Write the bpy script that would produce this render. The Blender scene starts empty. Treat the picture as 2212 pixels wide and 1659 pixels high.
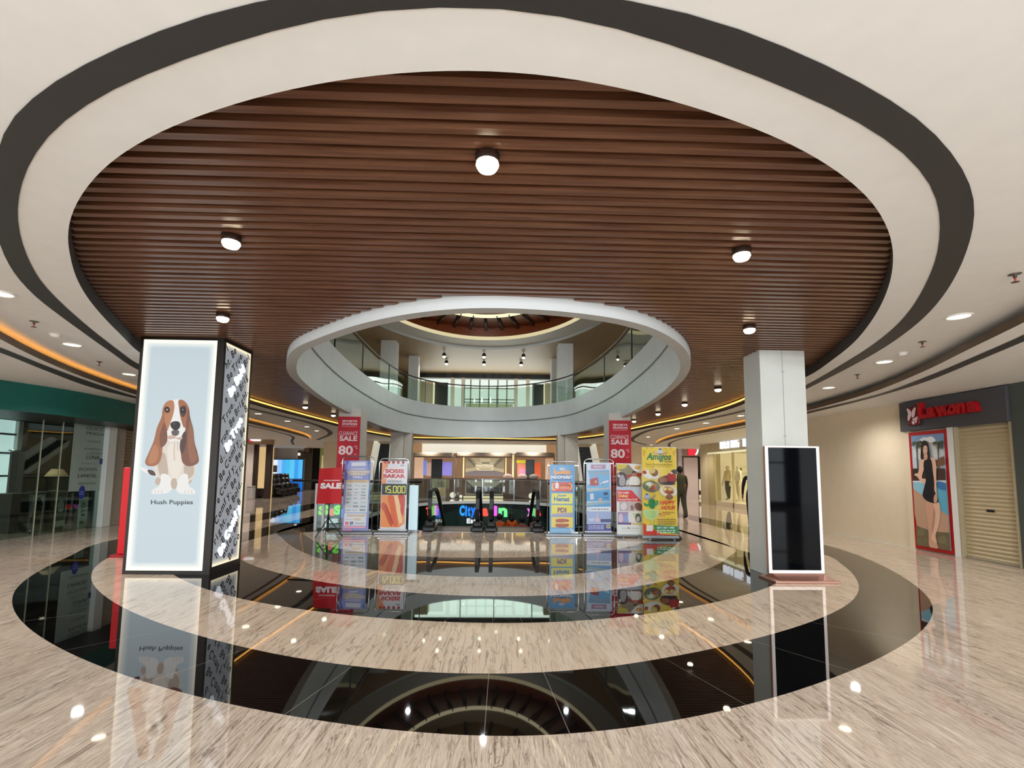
import bpy, bmesh, math, random
from mathutils import Vector, Matrix
from mathutils.geometry import tessellate_polygon
random.seed(7)
SC = bpy.context.scene
COL = SC.collection
PI = math.pi
# ------------------------------------------------------------------ camera model (measured from the photograph)
F, Y0, PITCH, YAW, ROLL, HC = 1050.0, 926.518, .09037, .02723, .01116, 1.45
def _rot():
    cp, sp, cy, sy, cr, sr = math.cos(PITCH), math.sin(PITCH), math.cos(YAW), math.sin(YAW), math.cos(ROLL), math.sin(ROLL)
    fwd = Vector((sy*cp, cy*cp, sp)); right = Vector((cy, -sy, 0)); down = fwd.cross(right)
    return cr*right - sr*down, cr*down + sr*right, fwd
RR, RD, RF = _rot()
CAM = Vector((0, 0, HC))
def ray(x, y): return RR*((x-1106)/F) + RD*((y-Y0)/F) + RF
def G(x, y, z=0.0):            # photo pixel -> point on the level z
    d = ray(x, y); return CAM + d*((z-HC)/d.z)
def WY(x, y, Y):               # photo pixel -> point on the plane at depth Y
    d = ray(x, y); return CAM + d*(Y/d.y)
def WX(x, y, X):
    d = ray(x, y); return CAM + d*(X/d.x)
cam = bpy.data.cameras.new('camera'); co = bpy.data.objects.new('camera', cam); COL.objects.link(co)
m3 = Matrix((RR, -RD, -RF)).transposed()
co.matrix_world = Matrix.Translation(CAM) @ m3.to_4x4()
cam.sensor_fit = 'HORIZONTAL'; cam.sensor_width = 36; cam.lens = F/2212*36
cam.shift_y = (Y0-829.5)/2212; cam.clip_start = .05; cam.clip_end = 300
SC.camera = co
SC.view_settings.view_transform = 'Standard'
SC.view_settings.look = 'None'; SC.view_settings.exposure = .85
cy = SC.cycles
cy.max_bounces = 7; cy.diffuse_bounces = 4; cy.glossy_bounces = 4; cy.transmission_bounces = 4; cy.transparent_max_bounces = 16
cy.caustics_reflective = False; cy.caustics_refractive = False
cy.use_denoising = True; cy.sample_clamp_indirect = 6; cy.use_light_tree = True
# ------------------------------------------------------------------ materials
def lin(c):
    c = c/255.0
    return c/12.92 if c <= .04045 else ((c+.055)/1.055)**2.4
def rgb(c): return (lin(c[0]), lin(c[1]), lin(c[2]), 1)
MATS = {}
def _new(name):
    m = bpy.data.materials.new(name); m.use_nodes = True
    return m, m.node_tree, m.node_tree.nodes['Principled BSDF']
def mat(c, rough=.5, metal=0, spec=.5, coat=0, emit=0, noise=0, nscale=20, ior=1.45, name=None):
    key = (tuple(c), rough, metal, spec, coat, emit, noise, nscale, ior)
    if key in MATS: return MATS[key]
    m, nt, b = _new(name or 'paint_%02x%02x%02x' % tuple(int(max(0,min(255,v))) for v in c))
    b.inputs['Base Color'].default_value = rgb(c)
    b.inputs['Roughness'].default_value = rough; b.inputs['Metallic'].default_value = metal
    b.inputs['Specular IOR Level'].default_value = spec; b.inputs['IOR'].default_value = ior
    b.inputs['Coat Weight'].default_value = coat; b.inputs['Coat Roughness'].default_value = .05
    if emit:
        b.inputs['Emission Color'].default_value = rgb(c); b.inputs['Emission Strength'].default_value = emit*.555
    if noise:
        n = nt.nodes.new('ShaderNodeTexNoise'); n.inputs['Scale'].default_value = nscale; n.inputs['Detail'].default_value = 4
        g = nt.nodes.new('ShaderNodeNewGeometry'); nt.links.new(g.outputs['Position'], n.inputs['Vector'])
        r = nt.nodes.new('ShaderNodeMix'); r.data_type = 'RGBA'
        lo = [v*(1-noise) for v in c]; hi = [min(255, v*(1+noise)) for v in c]
        r.inputs[6].default_value = rgb(lo); r.inputs[7].default_value = rgb(hi)
        nt.links.new(n.outputs['Fac'], r.inputs[0]); nt.links.new(r.outputs[2], b.inputs['Base Color'])
    MATS[key] = m
    return m
def lit(c, s=1.0):             # printed film lit from behind, or a lamp: emits its own colour
    key = ('lit', tuple(c), s)
    if key in MATS: return MATS[key]
    m, nt, b = _new('lit_%02x%02x%02x' % tuple(int(max(0,min(255,v))) for v in c))
    b.inputs['Base Color'].default_value = (0, 0, 0, 1); b.inputs['Roughness'].default_value = .4
    b.inputs['Emission Color'].default_value = rgb(c); b.inputs['Emission Strength'].default_value = s*.555
    MATS[key] = m
    return m
def glass(tint=(225, 240, 235), refl=.12, name='glass'):
    key = ('glass', tint, refl)
    if key in MATS: return MATS[key]
    m = bpy.data.materials.new(name); m.use_nodes = True; nt = m.node_tree; nt.nodes.clear()
    o = nt.nodes.new('ShaderNodeOutputMaterial'); t = nt.nodes.new('ShaderNodeBsdfTransparent'); g = nt.nodes.new('ShaderNodeBsdfGlossy')
    t.inputs['Color'].default_value = rgb(tint); g.inputs['Roughness'].default_value = .02; g.inputs['Color'].default_value = (.9, 1, .96, 1)
    lw = nt.nodes.new('ShaderNodeFresnel'); ge = nt.nodes.new('ShaderNodeNewGeometry'); mr = nt.nodes.new('ShaderNodeMapRange'); mr.inputs[3].default_value = 1.5; mr.inputs[4].default_value = 1/1.5
    nt.links.new(ge.outputs['Backfacing'], mr.inputs[0]); nt.links.new(mr.outputs[0], lw.inputs['IOR'])
    a = nt.nodes.new('ShaderNodeMath'); a.operation = 'ADD'; a.use_clamp = True; a.inputs[1].default_value = refl
    nt.links.new(lw.outputs[0], a.inputs[0])
    x = nt.nodes.new('ShaderNodeMixShader'); nt.links.new(a.outputs[0], x.inputs[0])
    nt.links.new(t.outputs[0], x.inputs[1]); nt.links.new(g.outputs[0], x.inputs[2]); nt.links.new(x.outputs[0], o.inputs[0])
    MATS[key] = m
    return m
def ramp(nt, stops):
    r = nt.nodes.new('ShaderNodeValToRGB'); e = r.color_ramp.elements
    while len(e) < len(stops): e.new(.5)
    for k, (p, c) in enumerate(stops): e[k].position = p; e[k].color = rgb(c)
    return r
def marble(name, stops, rough=.035, warm=1.0, tile=True):
    """cream travertine: long veins along the hall, soft blotches, faint joints between slabs"""
    m, nt, b = _new(name); L = nt.links.new
    g = nt.nodes.new('ShaderNodeNewGeometry')
    mp = nt.nodes.new('ShaderNodeMapping'); L(g.outputs['Position'], mp.inputs['Vector'])
    mp.inputs['Scale'].default_value = (17, 1.3, 1); mp.inputs['Rotation'].default_value = (0, 0, .05)
    n1 = nt.nodes.new('ShaderNodeTexNoise'); n1.inputs['Scale'].default_value = 1.5; n1.inputs['Detail'].default_value = 9; n1.inputs['Roughness'].default_value = .68
    n1.inputs['Distortion'].default_value = .5
    L(mp.outputs[0], n1.inputs['Vector'])
    r1 = ramp(nt, stops); L(n1.outputs['Fac'], r1.inputs[0])
    mp2 = nt.nodes.new('ShaderNodeMapping'); L(g.outputs['Position'], mp2.inputs['Vector']); mp2.inputs['Scale'].default_value = (10, .9, 1); mp2.inputs['Rotation'].default_value = (0, 0, -.06)
    n2 = nt.nodes.new('ShaderNodeTexNoise'); n2.inputs['Scale'].default_value = 1.1; n2.inputs['Detail'].default_value = 6; n2.inputs['Roughness'].default_value = .6; n2.inputs['Distortion'].default_value = 1.1
    L(mp2.outputs[0], n2.inputs['Vector'])
    # thin dark veins where the second noise crosses its middle value
    s = nt.nodes.new('ShaderNodeMath'); s.operation = 'SUBTRACT'; s.inputs[1].default_value = .5; L(n2.outputs['Fac'], s.inputs[0])
    a = nt.nodes.new('ShaderNodeMath'); a.operation = 'ABSOLUTE'; L(s.outputs[0], a.inputs[0])
    mr = nt.nodes.new('ShaderNodeMapRange'); mr.inputs[1].default_value = 0; mr.inputs[2].default_value = .02; mr.inputs[3].default_value = .75; mr.inputs[4].default_value = 0
    L(a.outputs[0], mr.inputs[0])
    n3 = nt.nodes.new('ShaderNodeTexNoise'); n3.inputs['Scale'].default_value = .9; n3.inputs['Detail'].default_value = 2; L(g.outputs['Position'], n3.inputs['Vector'])
    mk = nt.nodes.new('ShaderNodeMapRange'); mk.inputs[1].default_value = .36; mk.inputs[2].default_value = .52; L(n3.outputs['Fac'], mk.inputs[0])
    mu = nt.nodes.new('ShaderNodeMath'); mu.operation = 'MULTIPLY'; L(mr.outputs[0], mu.inputs[0]); L(mk.outputs[0], mu.inputs[1])
    x = nt.nodes.new('ShaderNodeMix'); x.data_type = 'RGBA'; x.inputs[7].default_value = rgb((92, 80, 70)); L(mu.outputs[0], x.inputs[0]); L(r1.outputs[0], x.inputs[6])
    last = x.outputs[2]
    if tile:
        br = nt.nodes.new('ShaderNodeTexBrick'); br.inputs['Scale'].default_value = 1; br.inputs['Brick Width'].default_value = 1.2; br.inputs['Row Height'].default_value = 2.4
        br.inputs['Mortar Size'].default_value = .0025; br.inputs['Color1'].default_value = (1, 1, 1, 1); br.inputs['Color2'].default_value = (.9, .9, .9, 1); br.inputs['Mortar'].default_value = (.66, .63, .6, 1)
        br.offset = 0
        L(g.outputs['Position'], br.inputs['Vector'])
        x2 = nt.nodes.new('ShaderNodeMix'); x2.data_type = 'RGBA'; x2.blend_type = 'MULTIPLY'; x2.inputs[0].default_value = 1
        L(last, x2.inputs[6]); L(br.outputs['Color'], x2.inputs[7]); last = x2.outputs[2]
    L(last, b.inputs['Base Color'])
    b.inputs['Roughness'].default_value = rough; b.inputs['IOR'].default_value = 1.9
    return m
def granite(name, c, seam=(120, 116, 110), rough=.02):
    """polished dark stone with radial joints"""
    m, nt, b = _new(name); L = nt.links.new
    g = nt.nodes.new('ShaderNodeNewGeometry'); n = nt.nodes.new('ShaderNodeTexNoise'); n.inputs['Scale'].default_value = 30; n.inputs['Detail'].default_value = 5
    L(g.outputs['Position'], n.inputs['Vector'])
    r = ramp(nt, [(.3, [v*.7 for v in c]), (.6, c), (.85, [v*1.6+6 for v in c])]); L(n.outputs['Fac'], r.inputs[0])
    sx = nt.nodes.new('ShaderNodeSeparateXYZ'); L(g.outputs['Position'], sx.inputs[0])
    yy = nt.nodes.new('ShaderNodeMath'); yy.operation = 'SUBTRACT'; yy.inputs[1].default_value = 8.0; L(sx.outputs[1], yy.inputs[0])
    at = nt.nodes.new('ShaderNodeMath'); at.operation = 'ARCTAN2'; L(sx.outputs[0], at.inputs[0]); L(yy.outputs[0], at.inputs[1])
    q = nt.nodes.new('ShaderNodeMath'); q.operation = 'MULTIPLY_ADD'; q.inputs[1].default_value = 4.2; q.inputs[2].default_value = 40.15; L(at.outputs[0], q.inputs[0])
    fr = nt.nodes.new('ShaderNodeMath'); fr.operation = 'FRACT'; L(q.outputs[0], fr.inputs[0])
    lt = nt.nodes.new('ShaderNodeMath'); lt.operation = 'LESS_THAN'; lt.inputs[1].default_value = .0045; L(fr.outputs[0], lt.inputs[0])
    x = nt.nodes.new('ShaderNodeMix'); x.data_type = 'RGBA'; x.inputs[7].default_value = rgb(seam); L(lt.outputs[0], x.inputs[0]); L(r.outputs[0], x.inputs[6])
    L(x.outputs[2], b.inputs['Base Color']); b.inputs['Roughness'].default_value = rough; b.inputs['IOR'].default_value = 1.75
    return m
def wood(name, c1, c2, rough=.28):
    m, nt, b = _new(name); L = nt.links.new
    g = nt.nodes.new('ShaderNodeNewGeometry'); mp = nt.nodes.new('ShaderNodeMapping'); L(g.outputs['Position'], mp.inputs['Vector'])
    mp.inputs['Scale'].default_value = (.9, 22, 22)
    n = nt.nodes.new('ShaderNodeTexNoise'); n.inputs['Scale'].default_value = 1.6; n.inputs['Detail'].default_value = 6; L(mp.outputs[0], n.inputs['Vector'])
    r = ramp(nt, [(.3, c1), (.7, c2)]); L(n.outputs['Fac'], r.inputs[0]); L(r.outputs[0], b.inputs['Base Color'])
    b.inputs['Roughness'].default_value = rough; b.inputs['Specular IOR Level'].default_value = .6
    return m
# ------------------------------------------------------------------ mesh builder
def frame(p, q):               # two vectors across the direction p -> q
    d = (q-p).normalized(); u = d.cross(Vector((0, 0, 1)))
    if u.length < 1e-4: u = Vector((1, 0, 0))
    u.normalize(); return u, d.cross(u)
class MB:
    def __init__(s): s.v = []; s.f = []; s.m = []; s.mats = []; s.sm = []
    def mi(s, m):
        if m not in s.mats: s.mats.append(m)
        return s.mats.index(m)
    def add(s, vs, fs, m, smooth=False):
        o = len(s.v); k = s.mi(m); s.v += [Vector(v) for v in vs]
        for f in fs: s.f.append([i+o for i in f]); s.m.append(k); s.sm.append(smooth)
        return s
    def box(s, lo, hi, m, rz=0, c=None):
        x0, y0, z0 = lo; x1, y1, z1 = hi
        vs = [Vector(p) for p in ((x0,y0,z0),(x1,y0,z0),(x1,y1,z0),(x0,y1,z0),(x0,y0,z1),(x1,y0,z1),(x1,y1,z1),(x0,y1,z1))]
        if rz:
            c = Vector(c) if c else (vs[0]+vs[6])/2; R = Matrix.Rotation(rz, 3, 'Z'); vs = [R @ (v-c) + c for v in vs]
        return s.add(vs, [(3,2,1,0),(4,5,6,7),(0,1,5,4),(1,2,6,5),(2,3,7,6),(3,0,4,7)], m)
    def bbox(s, lo, hi, m, b=.01, seg=2, rz=0, c=None):     # box with rounded edges
        bm = bmesh.new(); bmesh.ops.create_cube(bm, size=1)
        lo = Vector(lo); hi = Vector(hi); d = hi-lo; mid = (lo+hi)/2
        for v in bm.verts: v.co = Vector((v.co.x*d.x, v.co.y*d.y, v.co.z*d.z)) + mid
        bmesh.ops.bevel(bm, geom=bm.edges[:], offset=min(b, min(d)*.49), segments=seg, affect='EDGES', profile=.5)
        if rz: bmesh.ops.rotate(bm, verts=bm.verts, cent=c or mid, matrix=Matrix.Rotation(rz, 3, 'Z'))
        bm.verts.index_update(); s.add([v.co.copy() for v in bm.verts], [[v.index for v in f.verts] for f in bm.faces], m); bm.free(); return s
    def quad(s, a, b, c, d, m): return s.add([a, b, c, d], [(0, 1, 2, 3)], m)
    def tube(s, pts, r, m, n=8, cap=True, closed=False, flat=1.0):
        pts = [Vector(p) for p in pts]; vs = []; fs = []; N = len(pts)
        for i, p in enumerate(pts):
            a = pts[i-1] if (i or closed) else p; b = pts[(i+1) % N] if (i < N-1 or closed) else p
            u, w = frame(a, b); rr = r[i] if isinstance(r, (list, tuple)) else r
            for k in range(n): t = 2*PI*k/n; vs.append(p + u*(math.cos(t)*rr) + w*(math.sin(t)*rr*flat))
        for i in range(N if closed else N-1):
            j = (i+1) % N
            for k in range(n): l = (k+1) % n; fs.append((i*n+k, i*n+l, j*n+l, j*n+k))
        if cap and not closed: fs += [tuple(range(n))[::-1], tuple((N-1)*n+k for k in range(n))]
        return s.add(vs, fs, m, True)
    def lathe(s, prof, c, m, n=24, ax='Z'):
        c = Vector(c); vs = []; fs = []
        for r, z in prof:
            for k in range(n):
                t = 2*PI*k/n; vs.append(c + Vector((r*math.cos(t), r*math.sin(t), z)))
        for i in range(len(prof)-1):
            for k in range(n): l = (k+1) % n; fs.append((i*n+k, i*n+l, (i+1)*n+l, (i+1)*n+k))
        if prof[0][0] > 1e-5: fs.append(tuple(range(n))[::-1])
        if prof[-1][0] > 1e-5: fs.append(tuple((len(prof)-1)*n+k for k in range(n)))
        return s.add(vs, fs, m, True)
    def ball(s, c, r, m, n=12):
        r = Vector(r) if not isinstance(r, (int, float)) else Vector((r, r, r)); c = Vector(c); vs = []; fs = []; h = n//2
        for i in range(h+1):
            a = PI*i/h
            for k in range(n): t = 2*PI*k/n; vs.append(c+Vector((r.x*math.sin(a)*math.cos(t), r.y*math.sin(a)*math.sin(t), r.z*math.cos(a))))
        for i in range(h):
            for k in range(n): l = (k+1) % n; fs.append((i*n+k, (i+1)*n+k, (i+1)*n+l, i*n+l))
        return s.add(vs, fs, m, True)
    def flat(s, loops, z, m, up=True):      # filled outline with holes on the level z
        L3 = [[Vector((p[0], p[1], 0)) for p in l] for l in loops]
        al = [p for l in L3 for p in l]; tris = tessellate_polygon(L3); fs = []
        for t in tris:
            a, b, c = (al[i] for i in t); nz = (b-a).cross(c-a).z
            fs.append(t if (nz > 0) == up else t[::-1])
        return s.add([(p.x, p.y, z) for p in al], fs, m)
    def wall(s, line, z0, z1, m, closed=False, smooth=True):   # upright strip along a plan line
        n = len(line); vs = []; fs = []
        for p in line: vs += [(p[0], p[1], z0), (p[0], p[1], z1)]
        for i in range(n if closed else n-1): j = (i+1) % n; fs.append((2*i, 2*j, 2*j+1, 2*i+1))
        return s.add(vs, fs, m, smooth)
    def prism(s, loop, z0, z1, m):
        s.flat([loop], z0, m, False); s.flat([loop], z1, m, True); return s.wall(loop, z0, z1, m, True, False)
    def strip(s, A, B, z, m, z2=None):
        z2 = z if z2 is None else z2; n = len(A)
        vs = [(p[0], p[1], z) for p in A] + [(p[0], p[1], z2) for p in B]
        return s.add(vs, [(i, i+1, n+i+1, n+i) for i in range(n-1)], m)
    def text(s, t, m, org, U, V, h, align='CENTER', depth=0, bold=0, shear=0, sx=1.0, spacing=1.0):
        vs, fs, w, hh = glyphs(t, bold, shear, depth/h if depth else 0, spacing)
        N = U.cross(V); k = h/.73; ox = {'CENTER': -w/2, 'LEFT': 0, 'RIGHT': -w}[align]
        return s.add([org + U*((x+ox)*k*sx) + V*(y*k) + N*(zz*k) for x, y, zz in vs], fs, m)
    def build(s, name, parent=None, kind=None, smooth=None):
        me = bpy.data.meshes.new(name); org = parent_loc(parent) if parent else None
        vs = [v-org for v in s.v] if org else s.v
        me.from_pydata([tuple(v) for v in vs], [], s.f); me.update()
        for m in s.mats: me.materials.append(m)
        me.polygons.foreach_set('material_index', s.m); me.polygons.foreach_set('use_smooth', s.sm)
        o = bpy.data.objects.new(name, me); COL.objects.link(o)
        if parent: o.parent = parent
        if kind: o['kind'] = kind
        return o
_G = {}
def glyphs(t, bold, shear, depth, spacing=1.0):
    key = (t, bold, shear, round(depth, 4), spacing)
    if key not in _G:
        c = bpy.data.curves.new('lettering', 'FONT'); c.body = t; c.size = 1; c.offset = bold; c.shear = shear; c.resolution_u = 3; c.extrude = depth/2; c.space_character = spacing
        o = bpy.data.objects.new('lettering', c); COL.objects.link(o)
        me = bpy.data.meshes.new_from_object(o.evaluated_get(bpy.context.evaluated_depsgraph_get()))
        vs = [(v.co.x, v.co.y, v.co.z+depth/2) for v in me.vertices]; fs = [tuple(p.vertices) for p in me.polygons]
        bpy.data.objects.remove(o); bpy.data.curves.remove(c); bpy.data.meshes.remove(me)
        x0 = min(v[0] for v in vs) if vs else 0; x1 = max(v[0] for v in vs) if vs else 0
        _G[key] = ([(x-x0, y, z) for x, y, z in vs], fs, x1-x0, .73)
    return _G[key]
def parent_loc(o):
    v = Vector((0, 0, 0))
    while o: v += o.location; o = o.parent
    return v
def tag(o, label, cat, group=None, kind=None):
    o['label'] = label; o['category'] = cat
    if group: o['group'] = group
    if kind: o['kind'] = kind
    return o
def thing(name, label, cat, loc=(0, 0, 0), group=None):
    o = bpy.data.objects.new(name, None); COL.objects.link(o); o.location = loc; o.empty_display_size = .1
    return tag(o, label, cat, group)
def struct(name, mb): return mb.build(name, kind='structure')
def dup(root, loc, label, group=None, rz=None):
    r = root.copy(); COL.objects.link(r); r.location = loc; r['label'] = label
    if rz is not None: r.rotation_euler = (0, 0, rz)
    if group: r['group'] = group
    for ch in list(root.children):
        c = ch.copy(); COL.objects.link(c); c.parent = r
        for g in list(ch.children):
            d = g.copy(); COL.objects.link(d); d.parent = c
    return r
# smooth curves through points
def smooth(P, n=8, closed=False):
    P = [Vector((p[0], p[1])) for p in P]; N = len(P); out = []
    for i in range(N if closed else N-1):
        g = (lambda k: P[k % N]) if closed else (lambda k: P[max(0, min(N-1, k))])
        a, b, c, d = g(i-1), g(i), g(i+1), g(i+2)
        # centripetal-like tangents keep uneven spacing from overshooting
        l0, l1, l2 = max((b-a).length, 1e-6)**.5, max((c-b).length, 1e-6)**.5, max((d-c).length, 1e-6)**.5
        m1 = (c-b) + l1*((b-a)/l0 - (c-a)/(l0+l1)) if (b-a).length > 1e-6 else (c-b)
        m2 = (c-b) + l1*((d-c)/l2 - (d-b)/(l1+l2)) if (d-c).length > 1e-6 else (c-b)
        for k in range(n):
            t = k/n; t2 = t*t; t3 = t2*t
            out.append((2*t3-3*t2+1)*b + (t3-2*t2+t)*m1 + (-2*t3+3*t2)*c + (t3-t2)*m2)
    if not closed: out.append(P[-1])
    return out
def resample(P, n):
    P = [Vector((p[0], p[1])) for p in P]; L = [0]
    for a, b in zip(P, P[1:]): L.append(L[-1]+(b-a).length)
    out = []; j = 0
    for i in range(n):
        t = L[-1]*i/(n-1)
        while j < len(P)-2 and L[j+1] < t: j += 1
        k = (t-L[j])/max(1e-9, L[j+1]-L[j]); out.append(P[j].lerp(P[j+1], min(1, max(0, k))))
    return out
def relax(P, it=2):
    P = [Vector(p) for p in P]
    for _ in range(it): P = [P[0]] + [(P[i-1]+2*P[i]+P[i+1])/4 for i in range(1, len(P)-1)] + [P[-1]]
    return P
def offset(line, d):           # line shifted sideways (to its left for d > 0)
    out = []
    for i, p in enumerate(line):
        a = line[max(0, i-1)]; b = line[min(len(line)-1, i+1)]; t = Vector((b[0]-a[0], b[1]-a[1])).normalized()
        out.append(Vector((p[0]-t.y*d, p[1]+t.x*d)))
    return out
def px(s): v = [float(a) for a in s.split()]; return list(zip(v[::2], v[1::2]))
def plan(s, z): return [G(x, y, z).to_2d() for x, y in px(s)]
# flat printed artwork, drawn in the pixel frame of its own rectangle: corner pixels TL TR BR BL -> world rectangle
class Print:
    def __init__(s, quad, O, U, V, w, h, lift=.0006):
        s.q = quad; s.O = Vector(O); s.U = Vector(U).normalized(); s.V = Vector(V).normalized(); s.N = s.U.cross(s.V); s.w = w; s.h = h; s.mb = MB(); s.l = 0; s.d = lift
    def uv(s, x, y):
        (ax, ay), (bx, by), (cx, cy_), (dx, dy) = s.q; v = (y-(ay+by)/2)/((cy_+dy)/2-(ay+by)/2)
        l = ax+(dx-ax)*v; r = bx+(cx-bx)*v; u = (x-l)/(r-l); yt = ay+(by-ay)*u; yb = dy+(cy_-dy)*u; v = (y-yt)/(yb-yt)
        return u, v
    def P(s, x, y): u, v = s.uv(x, y); return s.O + s.U*(u*s.w) + s.V*((1-v)*s.h) + s.N*(s.l*s.d)
    def poly(s, pts, m, sm=0):
        pts = [Vector(p) for p in pts]
        if sm: pts = smooth(pts, sm, True)
        s.l += 1; q = [s.uv(p[0], p[1]) for p in pts]; q = [(min(1, max(0, a)), min(1, max(0, b))) for a, b in q]
        L = [Vector((a*s.w, (1-b)*s.h, 0)) for a, b in q]; fs = []
        for t in tessellate_polygon([L]):
            a, b, c = (L[i] for i in t); fs.append(t if (b-a).cross(c-a).z > 0 else t[::-1])
        s.mb.add([s.O + s.U*p.x + s.V*p.y + s.N*(s.l*s.d) for p in L], fs, m); return s
    def rect(s, x0, y0, x1, y1, m): return s.poly([(x0, y0), (x1, y0), (x1, y1), (x0, y1)], m)
    def ell(s, x, y, rx, ry, m, n=20, a0=0): return s.poly([(x+rx*math.cos(2*PI*k/n)*math.cos(a0)-ry*math.sin(2*PI*k/n)*math.sin(a0), y+rx*math.cos(2*PI*k/n)*math.sin(a0)+ry*math.sin(2*PI*k/n)*math.cos(a0)) for k in range(n)], m)
    def full(s, m): a, b, c, d = s.q; return s.poly([a, b, c, d], m)
    def line(s, pts, w, m):
        for (ax, ay), (bx, by) in zip(pts, pts[1:]):
            d = Vector((bx-ax, by-ay)).normalized()*w/2; n = Vector((-d.y, d.x)); s.poly([(ax+n.x, ay+n.y), (bx+n.x, by+n.y), (bx-n.x, by-n.y), (ax-n.x, ay-n.y)], m)
        return s
    def text(s, t, x0, y0, x1, y1, m, bold=.02, shear=0, depth=0):      # lettering fitted into a pixel box
        vs, fs, w, hh = glyphs(t, bold, shear, 0); ys = [v[1] for v in vs]; lo, hi = min(ys), max(ys); s.l += 1
        pts = [s.P(x0+(x1-x0)*x/max(w, 1e-6), y1-(y1-y0)*(y-lo)/max(1e-6, hi-lo)) for x, y, z in vs]
        s.mb.add(pts, fs, m); return s
    def dashes(s, x0, y0, x1, y1, n, m, fill=.6):                      # small unreadable print as thin bars
        for k in range(n):
            y = y0+(y1-y0)*(k+.5)/n; hgt = (y1-y0)/n*fill/2; x = x0
            while x < x1-2:
                w = (x1-x0)*random.uniform(.08, .22); s.rect(x, y-hgt, min(x1, x+w), y+hgt, m); x += w+(x1-x0)*.04
        return s
# ================================================================== palette
M_WHITE = mat((233, 233, 230), .75, noise=.02, nscale=6)
M_WALL = mat((222, 206, 178), .7, noise=.02, nscale=5)
M_GREYP = mat((196, 199, 197), .6, noise=.03, nscale=4)
M_BLACKB = mat((52, 51, 49), .55, noise=.05, nscale=40)
M_BRONZE = mat((92, 74, 56), .25, metal=.8, noise=.2, nscale=3)
M_STEEL = mat((170, 172, 174), .25, metal=1)
M_DARK = mat((22, 22, 23), .4)
M_BLACK = mat((8, 8, 9), .3)
M_RUBBER = mat((16, 15, 15), .45)
M_FRAME = mat((44, 40, 37), .35, metal=.3)
M_LED = lit((255, 170, 70), 7.0)
M_LED2 = lit((255, 180, 84), 3.2)
M_MARBLE = marble('cream_marble', [(.26, (106, 90, 80)), (.38, (178, 157, 140)), (.46, (222, 205, 188)), (.53, (190, 170, 153)), (.6, (230, 215, 200)), (.7, (204, 186, 169)), (.8, (236, 223, 209))])
M_MARBLE2 = marble('cream_marble_band', [(.28, (154, 130, 112)), (.43, (212, 190, 168)), (.55, (226, 206, 186)), (.65, (208, 186, 166)), (.8, (232, 214, 196))], tile=False)
M_GRAN = granite('black_granite', (12, 11, 11))
M_GRAN2 = granite('grey_granite', (74, 70, 65))
M_SLAT = wood('walnut_slats', (92, 57, 40), (132, 91, 67))
ZC, ZS, ZT = 3.19, 3.02, 3.35          # flat ceiling, outer soffit, underside of the timber slats
# ================================================================== floor with its inlaid rings
YM = 16.8
def ring(s, far=8.2):
    """near arc measured in the photo, closed by its mirror image across the hall"""
    A = relax(plan(s, 0), 1); A = [p for p in A if p.y < YM-2]
    L = A[0]; R = A[-1]
    sL = [Vector((L.x-.12, (L.y+YM)/2)), Vector((L.x-.15, YM))] ; sR = [Vector((R.x+.1, (R.y+YM)/2)), Vector((R.x+.12, YM))]
    near = [sL[1], sL[0]] + A + [sR[0], sR[1]]
    farp = [Vector((p.x-.3, 2*YM-p.y)) for p in reversed(near[1:-1])]
    return smooth(near+farp, 5, True)
C0 = ring("220 1172 145 1202.5 65 1240 30 1270 18.5 1305 40 1345 115 1400 250 1456 415 1505 615 1548.5 880 1585 1106 1596.5 1321 1581.5 1516 1547.5 1671 1510 1796 1467.5 1906 1422.5 1996 1370 2021 1327.5 2013.5 1298 1988.5 1265 1906 1220 1846 1194 1783.5 1177.5")
C1 = ring("300 1180 255 1194 225 1208 198 1228 191 1250 210 1277.5 265 1322 430 1379 650 1427.5 850 1452.5 1106 1460 1271 1447.5 1446 1422.5 1656 1378.5 1791 1332.5 1846 1300 1861.5 1272.5 1851 1245 1821 1217.5 1786 1200")
C2 = ring("330 1200 345 1222 370 1242 430 1270 520 1297.5 700 1326 900 1343 1106 1349 1256 1342.5 1406 1327.5 1546 1304 1661 1272.5 1700 1250 1706 1228")
C3 = ring("490 1185 505 1203 540 1221 650 1257 875 1282 1040 1290 1206 1289 1356 1272 1481 1249 1556 1220 1580 1200 1588 1185")
C4 = ring("600 1148 606 1160 630 1185 675 1203 780 1232 900 1245 1106 1248 1250 1243 1370 1225 1440 1195 1468 1172 1472 1160")
C5 = ring("655 1150 662 1160 690 1176 760 1194 900 1204 1060 1206 1200 1203 1310 1193 1390 1176 1420 1160 1424 1152")
HOLE = smooth([(-3.9, 12.35), (-4.3, 14.5), (-4.4, 17), (-4.2, 21), (-3.4, 23.5), (-2.2, 24.9), (-.5, 25.4), (1.4, 24.9), (2.6, 23.5), (3.3, 21), (3.5, 17), (3.5, 14.5), (3.5, 12.35)], 6)
C5 = [p if p.y < 12.0 else None for p in C5]; C5 = [p for p in C5 if p]
C5 = C5[::1]
mb = MB()
BIG = [(-40, -12), (40, -12), (40, 46), (-40, 46)]
mb.flat([BIG, C0], 0, M_MARBLE); mb.flat([C0, C1], 0, M_GRAN); mb.flat([C1, C2], 0, M_MARBLE2)
mb.flat([C2, C3], 0, M_GRAN); mb.flat([C3, C4], 0, M_MARBLE2)
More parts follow.
